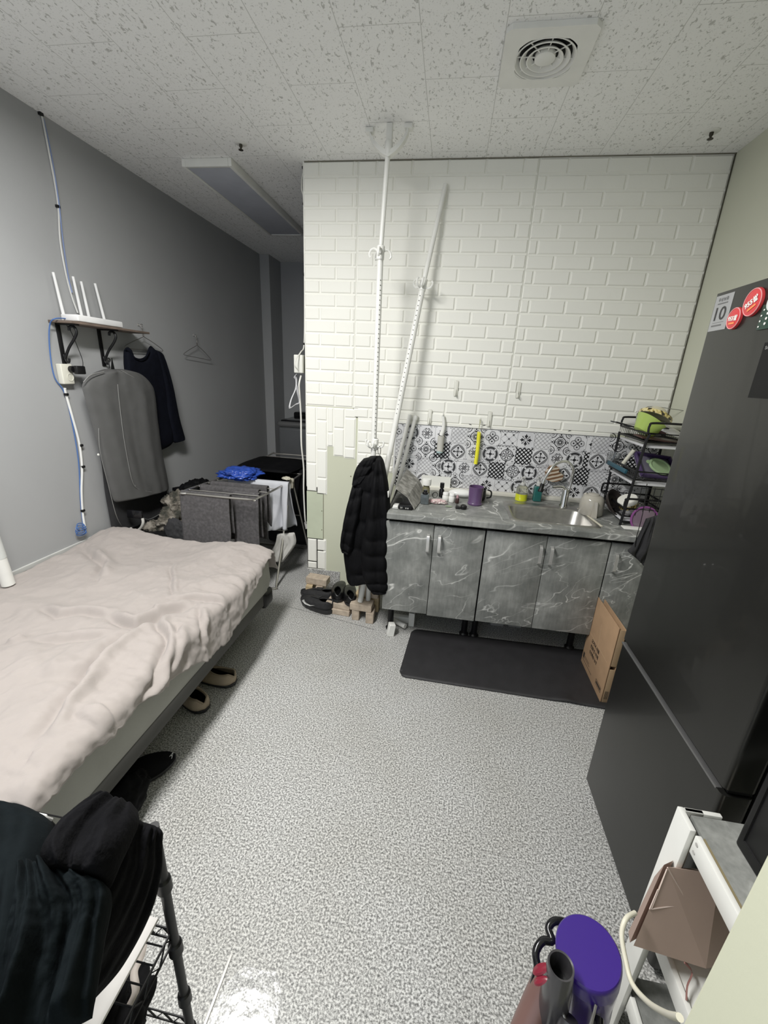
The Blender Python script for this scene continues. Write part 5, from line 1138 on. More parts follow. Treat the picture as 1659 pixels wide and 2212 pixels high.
bm = bm_new(); e = cl + Rm @ V((-.062, .02, .004)); lathe(bm, [(0, .003), (.014, .003), (.014, 0), (0, 0)], e, nr, 14); obj('tab', bm, MATS['mint_plastic'], t)
bm = bm_new(); tube(bm, [(1.041, 2.6, 1.157), (1.082, 2.58, 1.257)], .011, 12); obj('rolling_tube', bm, mat('cream_tube', (.62, .6, .5), .3), label='cream tube leaning on the middle tier of the dish rack', cat='tube')
bm = bm_new(); box(bm, (.985, 2.40, 1.148), (1.0, 2.69, 1.172), .004, rot=Euler((0, .2, .0)).to_matrix()); obj('blue_knife_sheath', bm, mat('dark_teal', (.01, .06, .09), .35), label='dark blue bar lying on the left edge of the middle tier', cat='bar')
bowl('glass_tumbler', 'clear glass upturned at the left of the middle tier', 'glass', (1.018, 2.68, 1.185), (.2, 0, 1), [('wall', mat('clear_glass', (.8, .82, .82), .03, trans=.95), [(.03, -.035), (.034, .04), (.031, .04), (.027, -.03), (0, -.03), (0, -.035), (.03, -.035)])])
bowl('frying_pan', 'dark frying pan standing tilted on the lowest tier of the dish rack', 'pan', (1.03, 2.53, 0.942), (.75, -.75, .75), [('dish', mat('dark_pan', (.035, .028, .026), .35, .4), [(0, -.012), (.065, -.012), (.085, .012), (.088, .012), (.088, .008), (.068, -.016), (0, -.016)])])
bowl('patterned_mug', 'white mug with gold and black band lying on the lowest tier', 'mug', (1.067, 2.47, 0.98), (-.45, -.2, .9), [('body', mat('white_ceramic', (.78, .77, .70), .2), [(0, .016), (.05, .016), (.053, .012), (.052, -.008), (0, -.008)]), ('patterned_band', GOLD, [(.0525, -.009), (.051, -.032), (.050, -.032), (.0515, -.009)]), ('lower_body', STEEL, [(.0505, -.033), (.042, -.075), (0, -.08), (0, -.078)])])
t = thing('pot_cover', 'purple-rimmed round pot cover standing in front of the lowest tier', 'cover', (1.115, 2.36, 0.92))
pc = V((1.128, 2.362, 0.91)); bm = bm_new(); tube(bm, ring_pts(pc, .068, 40, (1, 0, 0), (0, .10, 1)), .006, 8, closed=True); obj('purple_rim', bm, mat('magenta_purple', (.20, .05, .20), .35), t)
bm = bm_new(); lathe(bm, [(0, .01), (.03, .008), (.062, 0), (.062, -.001), (0, -.001)], pc, (0, -1, .1), 36); obj('disc', bm, mat('smoky_purple', (.16, .11, .15), .15, spec=.8), t)
t = thing('grey_rag', 'dark grey cloth hanging from the rack over the worktop edge beside the fridge', 'cloth', (1.1, 2.18, .72))
bm = bm_new(); drape(bm, [((1.049, 2.185, 0.967), (1.121, 2.19, 0.998)), ((1.035, 2.18, 0.891), (1.129, 2.18, 0.901)), ((1.014, 2.175, 0.818), (1.139, 2.18, 0.812)), ((0.996, 2.17, 0.787), (1.124, 2.18, 0.731)), ((1.039, 2.17, 0.757), (1.095, 2.18, 0.708))], (0, -1, 0), .014, 30, 40, .022, 4, .002, seed=8); obj('cloth', bm, DGREY, t)
bm = bm_new(); tube(bm, [(1.081, 2.33, 1.118), (1.045, 2.22, 0.98), (1.024, 2.175, 0.853), (1.029, 2.165, 0.793)], .002, 5, 4); obj('hanging_cord', bm, BLACK, t)
bm = bm_new(); tube(bm, [(1.136, 2.7, 1.487), (1.176, 2.7, 1.5), (1.33, 2.66, 1.488)], .0022, 6, 3); tube(bm, [(1.12, 2.72, 1.355), (1.109, 2.72, 1.449), (1.128, 2.72, 1.472), (1.21, 2.7, 1.465)], .002, 6, 3); tube(bm, [(1.332, 2.7, 1.438), (1.334, 2.7, 1.47), (1.365, 2.66, 1.465)], .002, 6, 3)
obj('wire_holder', bm, mat('thin_steel_wire', (.4, .4, .36), .3, .8), label='thin steel wire holder behind the bowls on the top tier', cat='wire holder')

# ------------------------------------------------------------------ floor mat and cardboard
bm = bm_new(); q = [V((-.14, 1.907, 0)), V((.985, 1.888, 0)), V((.985, 2.391, 0)), V((-.104, 2.378, 0))]; nu, nv = 60, 24; G_ = []
for j in range(nv+1):
    rw = []
    for i in range(nu+1):
        s, t_ = i/nu, j/nv; a = q[0].lerp(q[1], s); b_ = q[3].lerp(q[2], s)
        # rounded left corners
        ds = max(0, .03-s)/.03; lim = .5-.5*(1-ds*ds*.18); tt = min(max(t_, lim), 1-lim)
        p = a.lerp(b_, tt); p.z = .005 + .010*math.exp(-((s-.80)/.05)**2 - (t_/.12)**2) + .0008*nz(s*8, t_*4); rw.append(bm.verts.new(p))
    G_.append(rw)
for j in range(nv):
    for i in range(nu): bm.faces.new((G_[j][i], G_[j][i+1], G_[j+1][i+1], G_[j+1][i]))
obj('kitchen_mat', bm, RUBBER, label='black rubber mat on the floor in front of the kitchen cabinets', cat='mat', solid=.006, angle=180)
t = thing('cardboard_box', 'flattened brown cardboard box standing between the cabinets and the fridge', 'box', (.95, 2.1, 0))
y0_, y1_, zt2 = 1.932, 2.275, .462; xa = .938
bm = bm_new(); box(bm, (xa, y0_, .008), (xa+.004, y1_, zt2), .001); box(bm, (xa+.005, y0_+.004, .008), (xa+.008, y1_-.01, zt2-.006), .001); obj('front_panel', bm, CARD, t)
bm = bm_new(); box(bm, (xa+.008, y0_, .008), (xa+.034, y0_+.004, .215), .001); box(bm, (xa+.008, y0_, .235), (xa+.036, y0_+.004, .452), .001); obj('end_flap', bm, mat('brown_cardboard_side', (.30, .20, .11), .85), t)
bm = bm_new(); box(bm, (xa+.034, y0_, .008), (xa+.038, y1_, .455), .001); obj('back_panel', bm, CARD, t)
xs_ = xa-.0006; R2, U2 = (0, -1, 0), (0, 0, 1)
bm = bm_new(); box(bm, (xs_, y0_+.03, .232), (xs_+.0005, y1_-.005, .2345)); prism(bm, [(xs_, 2.10, .24), (xs_, 2.106, .24), (xs_, 2.125, .36), (xs_, 2.122, .36)], (.0004, 0, 0)); obj('crease', bm, mat('card_crease', (.45, .30, .17), .8), t, smooth=False)
text('오가닉 식품', t, INK, (xs_, 2.19, .200), (0, -1, .0), (0, 0, 1), .12, .025, bold=.04)
text('친환경 야채', t, INK, (xs_, 2.19, .165), (0, -1, 0), (0, 0, 1), .12, .025, bold=.03)
text('신선배송 농산', t, INK, (xs_, 2.19, .130), (0, -1, 0), (0, 0, 1), .12, .025, bold=.03)
bm = bm_new(); 
for lo, hi in (((1.955, .045), (2.035, .048)), ((1.955, .072), (2.035, .075)), ((1.955, .048), (1.958, .072)), ((2.032, .048), (2.035, .072))): box(bm, (xs_, lo[0], lo[1]), (xs_+.0004, hi[0], hi[1]))
box(bm, (xs_, 1.962, .053), (xs_+.0004, 2.028, .067)); box(bm, (xs_, 2.10, .04), (xs_+.0004, 2.26, .043)); box(bm, (xs_, 2.24, .05), (xs_+.0004, 2.262, .085)); box(bm, (xs_, 2.15, .058), (xs_+.0004, 2.235, .061)); box(bm, (xs_, 2.16, .070), (xs_+.0004, 2.235, .073))
obj('printed_lines', bm, INK, t, smooth=False)
text('|||||', t, INK, (xa+.012, y0_-.0006, .03), (1, 0, 0), (0, 0, 1), .018, .05, bold=.02)

# ------------------------------------------------------------------ wooden blocks, props, feet clutter left of the cabinets
def block(lo, hi, label, m=WOOD, rot=0, tilt=0, name='wooden_block', cat='block'):
    b_ = bm_new(); box(b_, lo, hi, .0025, 1, Euler((0, tilt, rot)).to_matrix()); obj(name, b_, m, label=label, cat=cat)
block((-.935, 2.655, .088), (-.77, 2.735, .140), 'pale wooden block laid across the top of the leftmost pair of blocks', rot=-.10)
block((-.935, 2.63, .001), (-.885, 2.77, .085), 'upright pine block, left of the pair under the cross block', WOODD, rot=.1)
block((-.855, 2.62, .001), (-.805, 2.76, .085), 'upright pale block, right of the pair under the cross block', rot=.06)
block((-.715, 2.435, .001), (-.54, 2.60, .040), 'lower pale board under the black leather shoes', rot=-.08)
block((-.712, 2.45, .0415), (-.535, 2.62, .080), 'upper pale board under the black leather shoes', rot=-.14)
block((-.525, 2.40, .0), (-.475, 2.52, .078), 'low upright block beneath the leaning pole foot, left one', rot=.05)
block((-.425, 2.38, .0), (-.372, 2.50, .078), 'low upright block beneath the coat, right one', rot=.05)
block((-.535, 2.395, .0785), (-.385, 2.485, .1265), 'pale block bridging the two low upright blocks', rot=-.05)
block((-.50, 2.50, .1265), (-.36, 2.58, .225), 'pale wooden block partly hidden under the coat hem', rot=-.05)
block((-.53, 2.53, .001), (-.36, 2.60, .1255), 'wooden block deep behind the bridge of blocks', WOODD)
block((-.255, 2.265, .0), (-.215, 2.31, .085), 'small white angular block on the floor at the mat corner', WHITE, .35, .12, 'white_block')
block((-.135, 2.41, .0), (-.095, 2.46, .10), 'white upright piece standing under the left cabinet', WHITE, 0, 0, 'white_block')
bm = bm_new(); tube(bm, [(-.245, 2.42, .03), (-.15, 2.36, .03)], .017, 10); obj('white_tube', bm, WHITE, label='short white tube lying under the left cabinet', cat='tube')
bm = bm_new(); box(bm, (-.24, 2.44, .0), (-.13, 2.48, .045), .006); obj('white_bracket', bm, WHITE, label='white plastic bracket lying under the left cabinet', cat='bracket')
for x0, y0q, h, lb in ((.42, 2.55, .06, 'low pale box in the shadow under the sink cabinet, left of two'), (.54, 2.56, .055, 'low pale box in the shadow under the sink cabinet, right of two')):
    bm = bm_new(); box(bm, (x0, y0q, 0), (x0+.09, y0q+.06, h), .004); obj('small_box', bm, mat('dull_white', (.35, .35, .34), .7), label=lb, cat='box')

# ------------------------------------------------------------------ shoes
def shoe(name, label, cat, loc, rotz, Lh, W, mU, mS, mI, hf=.055, hh=.085, sole=.028, open0=.42, laces=True, swoosh=None, toe=None, chunky=0, group=None, heel_tag=None, tilt=0):
    """toe toward +x, origin at the middle of the sole"""
    t_ = thing(name, label, cat, (0, 0, 0), group)
    def wd(s):  # s 0 heel..1 toe
        return W/2*(.70 + .26*math.sin(PI*min(1, s*1.15)) + .12*math.exp(-((s-.72)/.18)**2)) * (max(0, 1-(max(0, s-.80)/.2)**2.4))**.5 * (max(0, 1-(max(0, .14-s)/.14)**2.2))**.5
    def yoff(s): return .012*math.sin(PI*s)*(1 if W > 0 else 1)
    n = 30; b_ = bm_new(); Rg = []
    for k, (zz, g) in enumerate(((.001, .93), (.006, 1.0), (sole*.6, 1.04), (sole, 1.0), (sole+.001, .90))):
        up, dn = [], []
        for i in range(n+1):
            s = i/n; w = max(wd(s), .002)*g + (chunky*math.sin(s*40)*.5 if k in (1, 2) else 0); x = (s-.5)*Lh*(1+.03*(g-.93)*8); lift = .012*max(0, s-.75)/.25*(1-.3*(k > 2)) + .0
            up.append(V((x, yoff(s)+w, zz+lift))); dn.append(V((x, yoff(s)-w, zz+lift)))
        Rg.append(up + dn[::-1][1:-1])
    skin_loops(b_, Rg, True); b_.faces.new([v for v in list(b_.verts)[:len(Rg[0])]][::-1]); parts = [obj('sole', b_, mS, t_)]
    b_ = bm_new(); K = 10; rim = {1: [], -1: []}; g_ = {}
    def top(s):
        if s < .45: return hh + (hf+.012-hh)*(s/.45)**1.0 + .012*math.exp(-(s/.07)**2)
        return hf + (.012)*(1-(s-.45)/.55) - (hf-.018)*max(0, (s-.62)/.38)**1.8
    for sd in (1, -1):
        for i in range(n+1):
            s = i/n; w = max(wd(s), .0015); h = top(s) - 0
            if s < open0: ro = W*.29*math.sin(PI*min(1, .12+s/open0*.88))**.6*(1) if s > .03 else W*.05
            else: ro = 0
            th = PI/2 - (math.asin(min(.95, ro/w)) if ro > 0 else 0)
            for k in range(K+1):
                a = th*k/K; y = w*math.cos(a)**.75 if a < PI/2-1e-6 else 0; z = sole + (h-sole)*math.sin(a)**(.9 if s > .45 else .7)
                if ro > 0 and k == K: y = ro
                g_[sd, i, k] = b_.verts.new(((s-.5)*Lh*.97, yoff(s)+sd*y*.97, z + .012*max(0, s-.75)/.25))
                if k == K and s <= open0+.02: rim[sd].append(((s-.5)*Lh*.97, yoff(s)+sd*y*.97, z))
        for i in range(n):
            for k in range(K): b_.faces.new((g_[sd, i, k], g_[sd, i+1, k], g_[sd, i+1, k+1], g_[sd, i, k+1]))
    for k in range(K): b_.faces.new((g_[1, 0, k], g_[1, 0, k+1], g_[-1, 0, k+1], g_[-1, 0, k]))
    bmesh.ops.remove_doubles(b_, verts=b_.verts, dist=.0006)
    parts.append(obj('upper', b_, mU, t_, solid=.004, angle=70))
    b_ = bm_new(); poly(b_, [((s-.5)*Lh*.95, yoff(s)+wd(s)*.8, sole+.012) for s in [.05+.04*i for i in range(16)]] + [((s-.5)*Lh*.95, yoff(s)-wd(s)*.8, sole+.012) for s in [.65-.04*i for i in range(16)]]); parts.append(obj('insole', b_, mI, t_, smooth=False))
    b_ = bm_new(); loop = rim[1] + rim[-1][::-1]; tube(b_, loop, .0045, 6, 1, closed=True); parts.append(obj('collar', b_, mU if heel_tag is None else heel_tag, t_))
    if laces:
        b_ = bm_new()
        prism(b_, [((open0-.52)*Lh, -.02, top(open0-.04)+.004), ((open0-.52)*Lh, .02, top(open0-.04)+.004), ((.64-.5)*Lh, .016, top(.64)+.004), ((.64-.5)*Lh, -.016, top(.64)+.004)], (0, 0, .003)); parts.append(obj('tongue', b_, mU, t_))
        b_ = bm_new()
        for i in range(5):
            s = open0+.03+i*.045; x = (s-.5)*Lh*.97; z = top(s)+.006; tube(b_, [(x, -.024, z-.008), (x+.004, 0, z+.002), (x, .024, z-.008)], .0022, 5, 3)
        parts.append(obj('laces', b_, BLACK if mU is not CANV else mat('lace_cream', (.4, .36, .28), .8), t_))
    if swoosh:
        sd = swoosh; pts = [(-.36, .034), (-.2, .030), (.0, .034), (.17, .052), (.02, .042), (-.12, .044), (-.22, .050), (-.24, .060), (-.30, .052), (-.34, .042)]
        b_ = bm_new(); q = []
        for u, z in pts: s = .5+u*-1*.9 + .02; w = wd(s)*1.0; q.append(V(((s-.5)*Lh*.97, yoff(s)+sd*(w*(1-.25*((z-sole)/(.06))**2)+.004), z+.004)))
        poly(b_, q); parts.append(obj('swoosh_mark', b_, mat('swoosh_silver', (.62, .62, .60), .3), t_, smooth=False, solid=.001))
    t_.location = loc; t_.rotation_euler = (0, tilt, rotz); WORG[t_.name] = V(loc)
    return t_
CANV = mat('beige_canvas', (.30, .24, .17), .85, 0, .12, 14, .3, 200); RUBC = mat('dirty_cream_rubber', (.40, .35, .26), .6)
BSH = mat('black_leather', (.004, .004, .0045), .38, 0, .2, 20, spec=.35); BMESH = mat('black_mesh_fabric', (.009, .009, .010), .8, 0, .4, 60, .5, 300); BSOLE = mat('black_sole', (.010, .010, .011), .45)
DK = mat('shoe_inside', (.002, .002, .002), .95, spec=.05)
shoe('sneaker', 'black running shoe with silver swoosh, front one left of the blocks', 'shoe', (-.80, 2.50, .002), 2.72, .285, .105, BMESH, BSOLE, DK, .065, .112, .034, .40, True, 1, chunky=.003)
shoe('sneaker', 'black running shoe half hidden behind the swoosh shoe', 'shoe', (-.825, 2.615, .002), 2.95, .285, .105, BMESH, BSOLE, DK, .065, .112, .034, .40, True, None, chunky=.003)
shoe('leather_shoe', 'black leather slip-on shoe on the pale boards, left of the pair', 'shoe', (-.655, 2.59, .0815), 1.70, .27, .098, BSH, BSOLE, DK, .05, .085, .02, .46, False)
shoe('leather_shoe', 'black leather slip-on shoe on the pale boards, right of the pair', 'shoe', (-.565, 2.56, .0815), 1.82, .27, .098, BSH, BSOLE, DK, .05, .085, .02, .46, False)
hlm = mat('heel_trim', (.24, .19, .13), .7)
shoe('canvas_shoe', 'beige canvas shoe poking out from under the bed, nearer the far end', 'shoe', (-1.122, 1.69, .002), 2.95, .285, .108, CANV, BSOLE, DK, .055, .088, .018, .55, False, heel_tag=hlm)
shoe('canvas_shoe', 'beige canvas shoe poking out from under the bed, nearer the camera', 'shoe', (-1.150, 1.538, .002), 2.55, .285, .108, CANV, BSOLE, DK, .055, .088, .018, .55, False, heel_tag=hlm)
t = shoe('slipper', 'black shoe with a small white mark under the bed edge by the bags', 'shoe', (-1.09, 1.09, .002), .95, .27, .11, BLKCLOTH, BSOLE, DK, .06, .08, .02, .3, False)
bm = bm_new(); blob(bm, (-1.06, .90, .075), (.09, .17, .07), .15, 2, 31, 5, floor=.004, rot=-.05); blob(bm, (-1.10, .72, .075), (.10, .17, .07), .25, 2, 33, 5, floor=.004); obj('black_bag', bm, BLKCLOTH, label='soft black bag on the floor against the near end of the bed', cat='bag', angle=180)
text('A', None, WHITE, (-0.999, 1.152, 0.075), (.6, -.3, 0), (.2, .5, .6), .018, .022, 'white_mark'); 
wm = [o for o in bpy.data.objects if o.name == 'white_mark'][0]; wm.parent = [o for o in bpy.data.objects if o.name == 'slipper'][0]; wm.matrix_parent_inverse = (Matrix.Translation((-1.09, 1.09, .002)) @ Matrix.Rotation(.95, 4, 'Z')).inverted()

# ------------------------------------------------------------------ left edge white tube/board
t = thing('white_plank', 'white taped cardboard tube leaning at the left edge of the bed', 'tube', (-2.10, 1.6, .5))
bm = bm_new(); tube(bm, [(-2.06, 1.485, 1.066), (-2.06, 1.519, 0.537)], .028, 16); obj('tube', bm, WHITE, t)
bm = bm_new(); tube(bm, [(-2.06, 1.5, 0.836), (-2.06, 1.51, 0.683)], .0292, 16); obj('tape', bm, mat('tape_white', (.6, .62, .6), .2), t)

# ------------------------------------------------------------------ white stand at lower right
t = thing('side_stand', 'white frame stand with grey marble top beside the fridge', 'stand', (.8, .5, 0))
SX, SY1, SY0, SZ = .566, .741, .312, .752
bm = bm_new(); box(bm, (SX, SY1-.052, .0), (SX+.012, SY1, SZ), .002); box(bm, (SX+.012, SY1-.010, .0), (SX+.05, SY1, SZ), .002); box(bm, (SX+.012, SY1-.010, SZ-.045), (SX+.085, SY1, SZ), .002); obj('leg', bm, WHITEP, t)
bm = bm_new(); box(bm, (1.02, SY1-.05, 0), (1.03, SY1, SZ), .002); obj('leg', bm, WHITEP, t)
bm = bm_new(); box(bm, (1.02, SY0, 0), (1.03, SY0+.05, SZ), .002); obj('leg', bm, WHITEP, t)
for z in (SZ-.055, .39, .13):
    bm = bm_new(); box(bm, (SX+.010, SY0, z), (SX+.022, SY1-.054, z+.048), .002); obj('side_rail', bm, WHITEP, t)
    bm = bm_new(); box(bm, (1.01, SY0, z), (1.02, SY1-.05, z+.048), .002); obj('side_rail', bm, WHITEP, t)
bm = bm_new()
for z in (SZ-.04, SZ-.018, .405): lathe(bm, [(.004, 0), (.004, .001), (0, .0015)], (SX+.0098, SY1-.066, z), (-1, 0, 0), 8)
obj('screws', bm, STEEL, t)
bm = bm_new(); box(bm, (SX+.023, SY0, SZ-.02), (1.01, SY1-.011, SZ-.006), .001); obj('top_board', bm, MARBLE2, t)
bm = bm_new(); box(bm, (SX+.0225, SY0, SZ-.0205), (SX+.025, SY1-.06, SZ-.0055)); obj('board_edge', bm, mat('raw_edge', (.20, .16, .08), .8), t)
for z in (.415, .155):
    bm = bm_new(); box(bm, (SX+.023, SY0, z), (1.01, SY1-.011, z+.014), .001); obj('shelf', bm, WHITEP if z > .3 else MARBLE2, t)
t = thing('black_appliance', 'tall glossy black appliance standing on the marble top of the white stand', 'appliance', (.8, .5, SZ))
bm = bm_new(); box(bm, (.645, .315, SZ-.005), (.99, .685, 1.22), .008, 3); obj('housing', bm, mat('appliance_black', (.002, .002, .0025), .45, spec=.2), t)
bm = bm_new(); box(bm, (.6425, .34, .78), (.6448, .665, 1.19), .004); obj('front_glass', bm, mat('appliance_panel', (.004, .004, .0045), .4, spec=.2), t)
t = thing('shelf_box', 'white cardboard box on the bottom shelf of the white stand', 'box', (.75, .5, .17))
bm = bm_new(); box(bm, (.60, .33, .171), (.90, .60, .30), .004); obj('body', bm, mat('white_carton', (.60, .60, .57), .6), t)
# paper bag lying on the middle shelf, its folded base toward the camera
t = thing('paper_bag', 'dusty-pink paper bag lying on the middle shelf of the white stand', 'paper bag', (.62, .5, .43))
PB_ = mat('dusty_pink_paper', (.40, .29, .24), .8, 0, .05, 10); PBD = mat('paper_crease', (.60, .48, .42), .8)
P0, P1, P2, P3 = V((0.537, 0.673, 0.66)), V((0.654, 0.692, 0.64)), V((0.633, 0.617, 0.47)), V((0.484, 0.613, 0.5))
inn_ = V((.16, .10, -.10)); Q0, Q3 = V((0.534, 0.68, 0.6)), V((0.498, 0.656, 0.465))
bm = bm_new(); vs = [bm.verts.new(p) for p in (P0, P1, P2, P3)]; v2 = [bm.verts.new(p+V((.09, .05, -.06))) for p in (P0, P1, P2, P3)]; bm.faces.new(vs)
for i in range(4): bm.faces.new((vs[i], vs[(i+1) % 4], v2[(i+1) % 4], v2[i]))
obj('base_panel', bm, PB_, t, smooth=False)
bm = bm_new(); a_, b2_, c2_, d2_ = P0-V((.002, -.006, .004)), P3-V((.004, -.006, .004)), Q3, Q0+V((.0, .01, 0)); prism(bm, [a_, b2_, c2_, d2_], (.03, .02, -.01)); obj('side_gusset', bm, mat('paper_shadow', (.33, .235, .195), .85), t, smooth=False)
def onb(u, v): return P0.lerp(P1, u).lerp(P3.lerp(P2, u), v) + (P1-P0).cross(P3-P0).normalized()*(-.0015 if (P1-P0).cross(P3-P0).y > 0 else .0015)
bm = bm_new()
for a, b2 in ((((0, 0)), (.45, .30)), ((0, .02), (.02, .52)), ((.02, .52), (.42, .40)), ((.0, .28), (.0, .53)), ((.45, .30), (.42, .40))): tube(bm, [onb(*a), onb(*b2)], .0014, 4)
obj('fold_lines', bm, PBD, t)
bm = bm_new(); pts = [P2.lerp(P3, .30), V((0.606, 0.611, 0.46)), V((0.59, 0.592, 0.45)), V((0.582, 0.574, 0.44))]; tube(bm, pts, .004, 6, 4, flat=.3); obj('ribbon', bm, mat('rose_ribbon', (.22, .10, .085), .6), t)
t = thing('white_packet', 'white paper packet on the middle shelf beneath the paper bag', 'packet', (.68, .45, .43))
bm = bm_new(); box(bm, (.60, .33, .4295), (.86, .56, .452), .004); obj('body', bm, mat('packet_white', (.68, .66, .60), .6), t)
cable('power_cable', [(0.47, 0.62, 0.588), (0.443, 0.6, 0.598), (0.431, 0.58, 0.583), (0.431, 0.55, 0.566), (0.432, 0.52, 0.562), (0.433, 0.48, 0.602), (0.409, 0.42, 0.71), (0.367, 0.36, 0.836)], .0045, mat('cream_cord', (.66, .63, .50), .4), 'thick cream power cable looping beside the paper bag', 6, None, 10)

# ------------------------------------------------------------------ cordless vacuum
vc = V((0.366, 0.556, 0.56)); cam = V((0, 0, 1.6035)); nrm = (cam - vc).normalized()
rgt = V((0, 0, 1)).cross(nrm).normalized(); up_ = nrm.cross(rgt)
ax = (nrm*.86 + up_*.42 - rgt*.10).normalized()      # cap faces the camera, tipped
def VL(r, u, n): return vc + rgt*r + up_*u + nrm*n
t = thing('stick_vacuum', 'cordless stick vacuum with bright purple cap at the bottom right', 'vacuum cleaner', (vc.x, vc.y, 0))
VP = mat('vivid_purple', (.028, .009, .165), .28, 0, .03, 4); VG = mat('dark_grey_gloss', (.045, .043, .046), .2, .2); VR = mat('vacuum_red', (.17, .008, .02), .35); VPD = mat('smoky_purple_clear', (.05, .03, .16), .12)
bm = bm_new(); lathe(bm, [(0, .0), (.056, 0), (.0585, -.003), (.059, -.012), (.058, -.045)], vc, ax, 48); obj('purple_cap', bm, VP, t)
bm = bm_new(); lathe(bm, [(.0575, -.0455), (.056, -.075), (.052, -.115), (.05, -.17), (0, -.175)], vc, ax, 40); obj('motor_housing', bm, VPD, t)
tb = VL(-.030, -.048, .075); ta = (nrm*.80 + up_*.5 - rgt*.05).normalized()
bm = bm_new(); lathe(bm, [(.0, -.05), (.019, -.05), (.0195, .0), (.0225, .001), (.0235, -.004), (.026, -.06), (.027, -.16), (.02, -.2)], tb, ta, 32); obj('inlet_tube', bm, VG, t)
bm = bm_new(); lathe(bm, [(0, -.049), (.0188, -.049)], tb, ta, 24); obj('tube_inside', bm, BLACK, t)
bm = bm_new(); p = tb - rgt*.027 - up_*.028 - nrm*.02
for k, (o, s) in enumerate(((0, 1), (.014, .8))): lathe(bm, [(0, .004), (.007*s, .003), (.009*s, 0)], p + rgt*o*.4 + up_*(-o), (-rgt + nrm*.9).normalized(), 16, sy=2.4)
obj('red_release', bm, VR, t)
bm = bm_new(); tube(bm, [VL(-.05, .012, -.05), VL(-.068, .0, -.04), VL(-.073, -.018, -.035), VL(-.06, -.030, -.03), VL(-.074, -.042, -.025), VL(-.078, -.065, -.02), VL(-.066, -.085, -.02), VL(-.062, -.115, -.03), VL(-.05, -.15, -.04)], .0075, 10, 5); obj('trigger_handle', bm, BLACKG, t)
bm = bm_new(); tube(bm, [VL(.004, -.105, .0), VL(.010, -.16, -.02), VL(.014, -.25, -.06)], .017, 14, 3); obj('wand', bm, VG, t)
bm = bm_new(); tube(bm, [VL(-.045, -.09, -.03), VL(-.05, -.14, -.05), VL(-.055, -.24, -.08)], .026, 16, 3); obj('battery_grip', bm, mat('maroon_plastic', (.13, .07, .06), .35), t)
bm = bm_new(); tube(bm, [VL(.045, -.075, -.05), VL(.052, -.10, -.04), VL(.05, -.13, -.03), VL(.042, -.16, -.04)], .010, 10, 5); obj('side_clip', bm, BLACKG, t)
bm = bm_new(); tube(bm, [VL(-.022, -.085, .006), VL(.0, -.112, .008), VL(.02, -.125, .0), VL(.034, -.20, -.03)], .003, 8, 5); tube(bm, [VL(.035, -.06, -.01), VL(.036, -.10, -.01), VL(.03, -.2, -.03)], .0025, 8, 5); obj('edge_trim', bm, mat('silver_trim', (.30, .29, .28), .25, .7), t)
bm = bm_new(); tube(bm, [VL(.01, -.24, -.06), V((.33, .50, .18)), V((.36, .46, .05))], .02, 12, 4); obj('lower_wand', bm, VG, t)
bm = bm_new(); box(bm, (.28, .38, .001), (.44, .50, .06), .015, 3); obj('floor_head', bm, BLACK, t)
bm = bm_new(); tube(bm, [(0.292, 0.52, 0.42), (0.303, 0.543, 0.32), (.16, .42, .02)], .007, 8, 3); obj('yellow_stick', bm, mat('pale_yellow', (.65, .52, .22), .5), label='pale yellow stick left of the vacuum at the bottom edge', cat='stick')

# ------------------------------------------------------------------ wire rack with clothes, lower left
t = thing('wire_shelf_rack', 'black wire shelving rack loaded with clothes at the lower left', 'shelf rack', (-.75, .25, 0))
KX0, KX1, KY0, KY1, KZ = -1.02, -.462, -.12, .47, .80
for x, y in ((KX1, KY1), (KX0, KY1), (KX1, KY0), (KX0, KY0)):
    bm = bm_new(); tube(bm, [(x, y, .004), (x, y, KZ)], .0095, 12)
    for z in (.64, .44, .26, .12): lathe(bm, [(.0095, -.018), (.0145, -.014), (.0135, .014), (.0095, .018)], (x, y, z), (0, 0, 1), 14)
    obj('post', bm, BLACKM, t)
for z in (KZ-.03, .50, .17):
    bm = bm_new()
    for zz in (z, z-.032): tube(bm, [(KX0, KY0, zz), (KX1, KY0, zz), (KX1, KY1, zz), (KX0, KY1, zz)], .0035, 6, closed=True)
    n_ = 26
    for (ax0, ay0), (ax1, ay1) in (((KX0, KY1), (KX1, KY1)), ((KX1, KY0), (KX1, KY1))):
        pts = []
        for i in range(n_+1): u = i/n_; pts.append((ax0+(ax1-ax0)*u, ay0+(ay1-ay0)*u, z if i % 2 else z-.032))
        tube(bm, pts, .002, 4)
    for i in range(22): y = KY0 + (KY1-KY0)*i/21; tube(bm, [(KX0, y, z), (KX1, y, z)], .0018, 4)
    obj('wire_shelf', bm, BLACKM, t)
bm = bm_new(); box(bm, (-.535, -.05, .555), (-.474, .455, .562), .001); obj('white_board', bm, mat('board_white', (.55, .53, .51), .5), label='narrow white board strip lying on the bundle in the wire rack', cat='board')
def heap(name, c, r, a, f, s, m, label, cat, rot=0, sub=6, fl=None):
    b_ = bm_new(); blob(b_, c, r, a, f, s, sub, floor=fl, rot=rot); return obj(name, b_, m, label=label, cat=cat, angle=180)
SLATE = mat('dark_slate_fleece', (.0032, .0046, .0054), .95, 0, .3, 6, .2, 120, spec=.05); SOFTB = mat('soft_black_knit', (.0036, .0036, .0043), .95, 0, .3, 12, .4, 160, spec=.05)
def garm(name, rows, n, T, m, label, cat, seed, fold=.03, ff=4, fine=.01, p=4):
    b_ = bm_new(); drape(b_, rows, n, T, 54, 70, fold, ff, fine, seed=seed, back=.5, p=p); return obj(name, b_, m, label=label, cat=cat, angle=180)
n0 = (.1, -.2, 1)
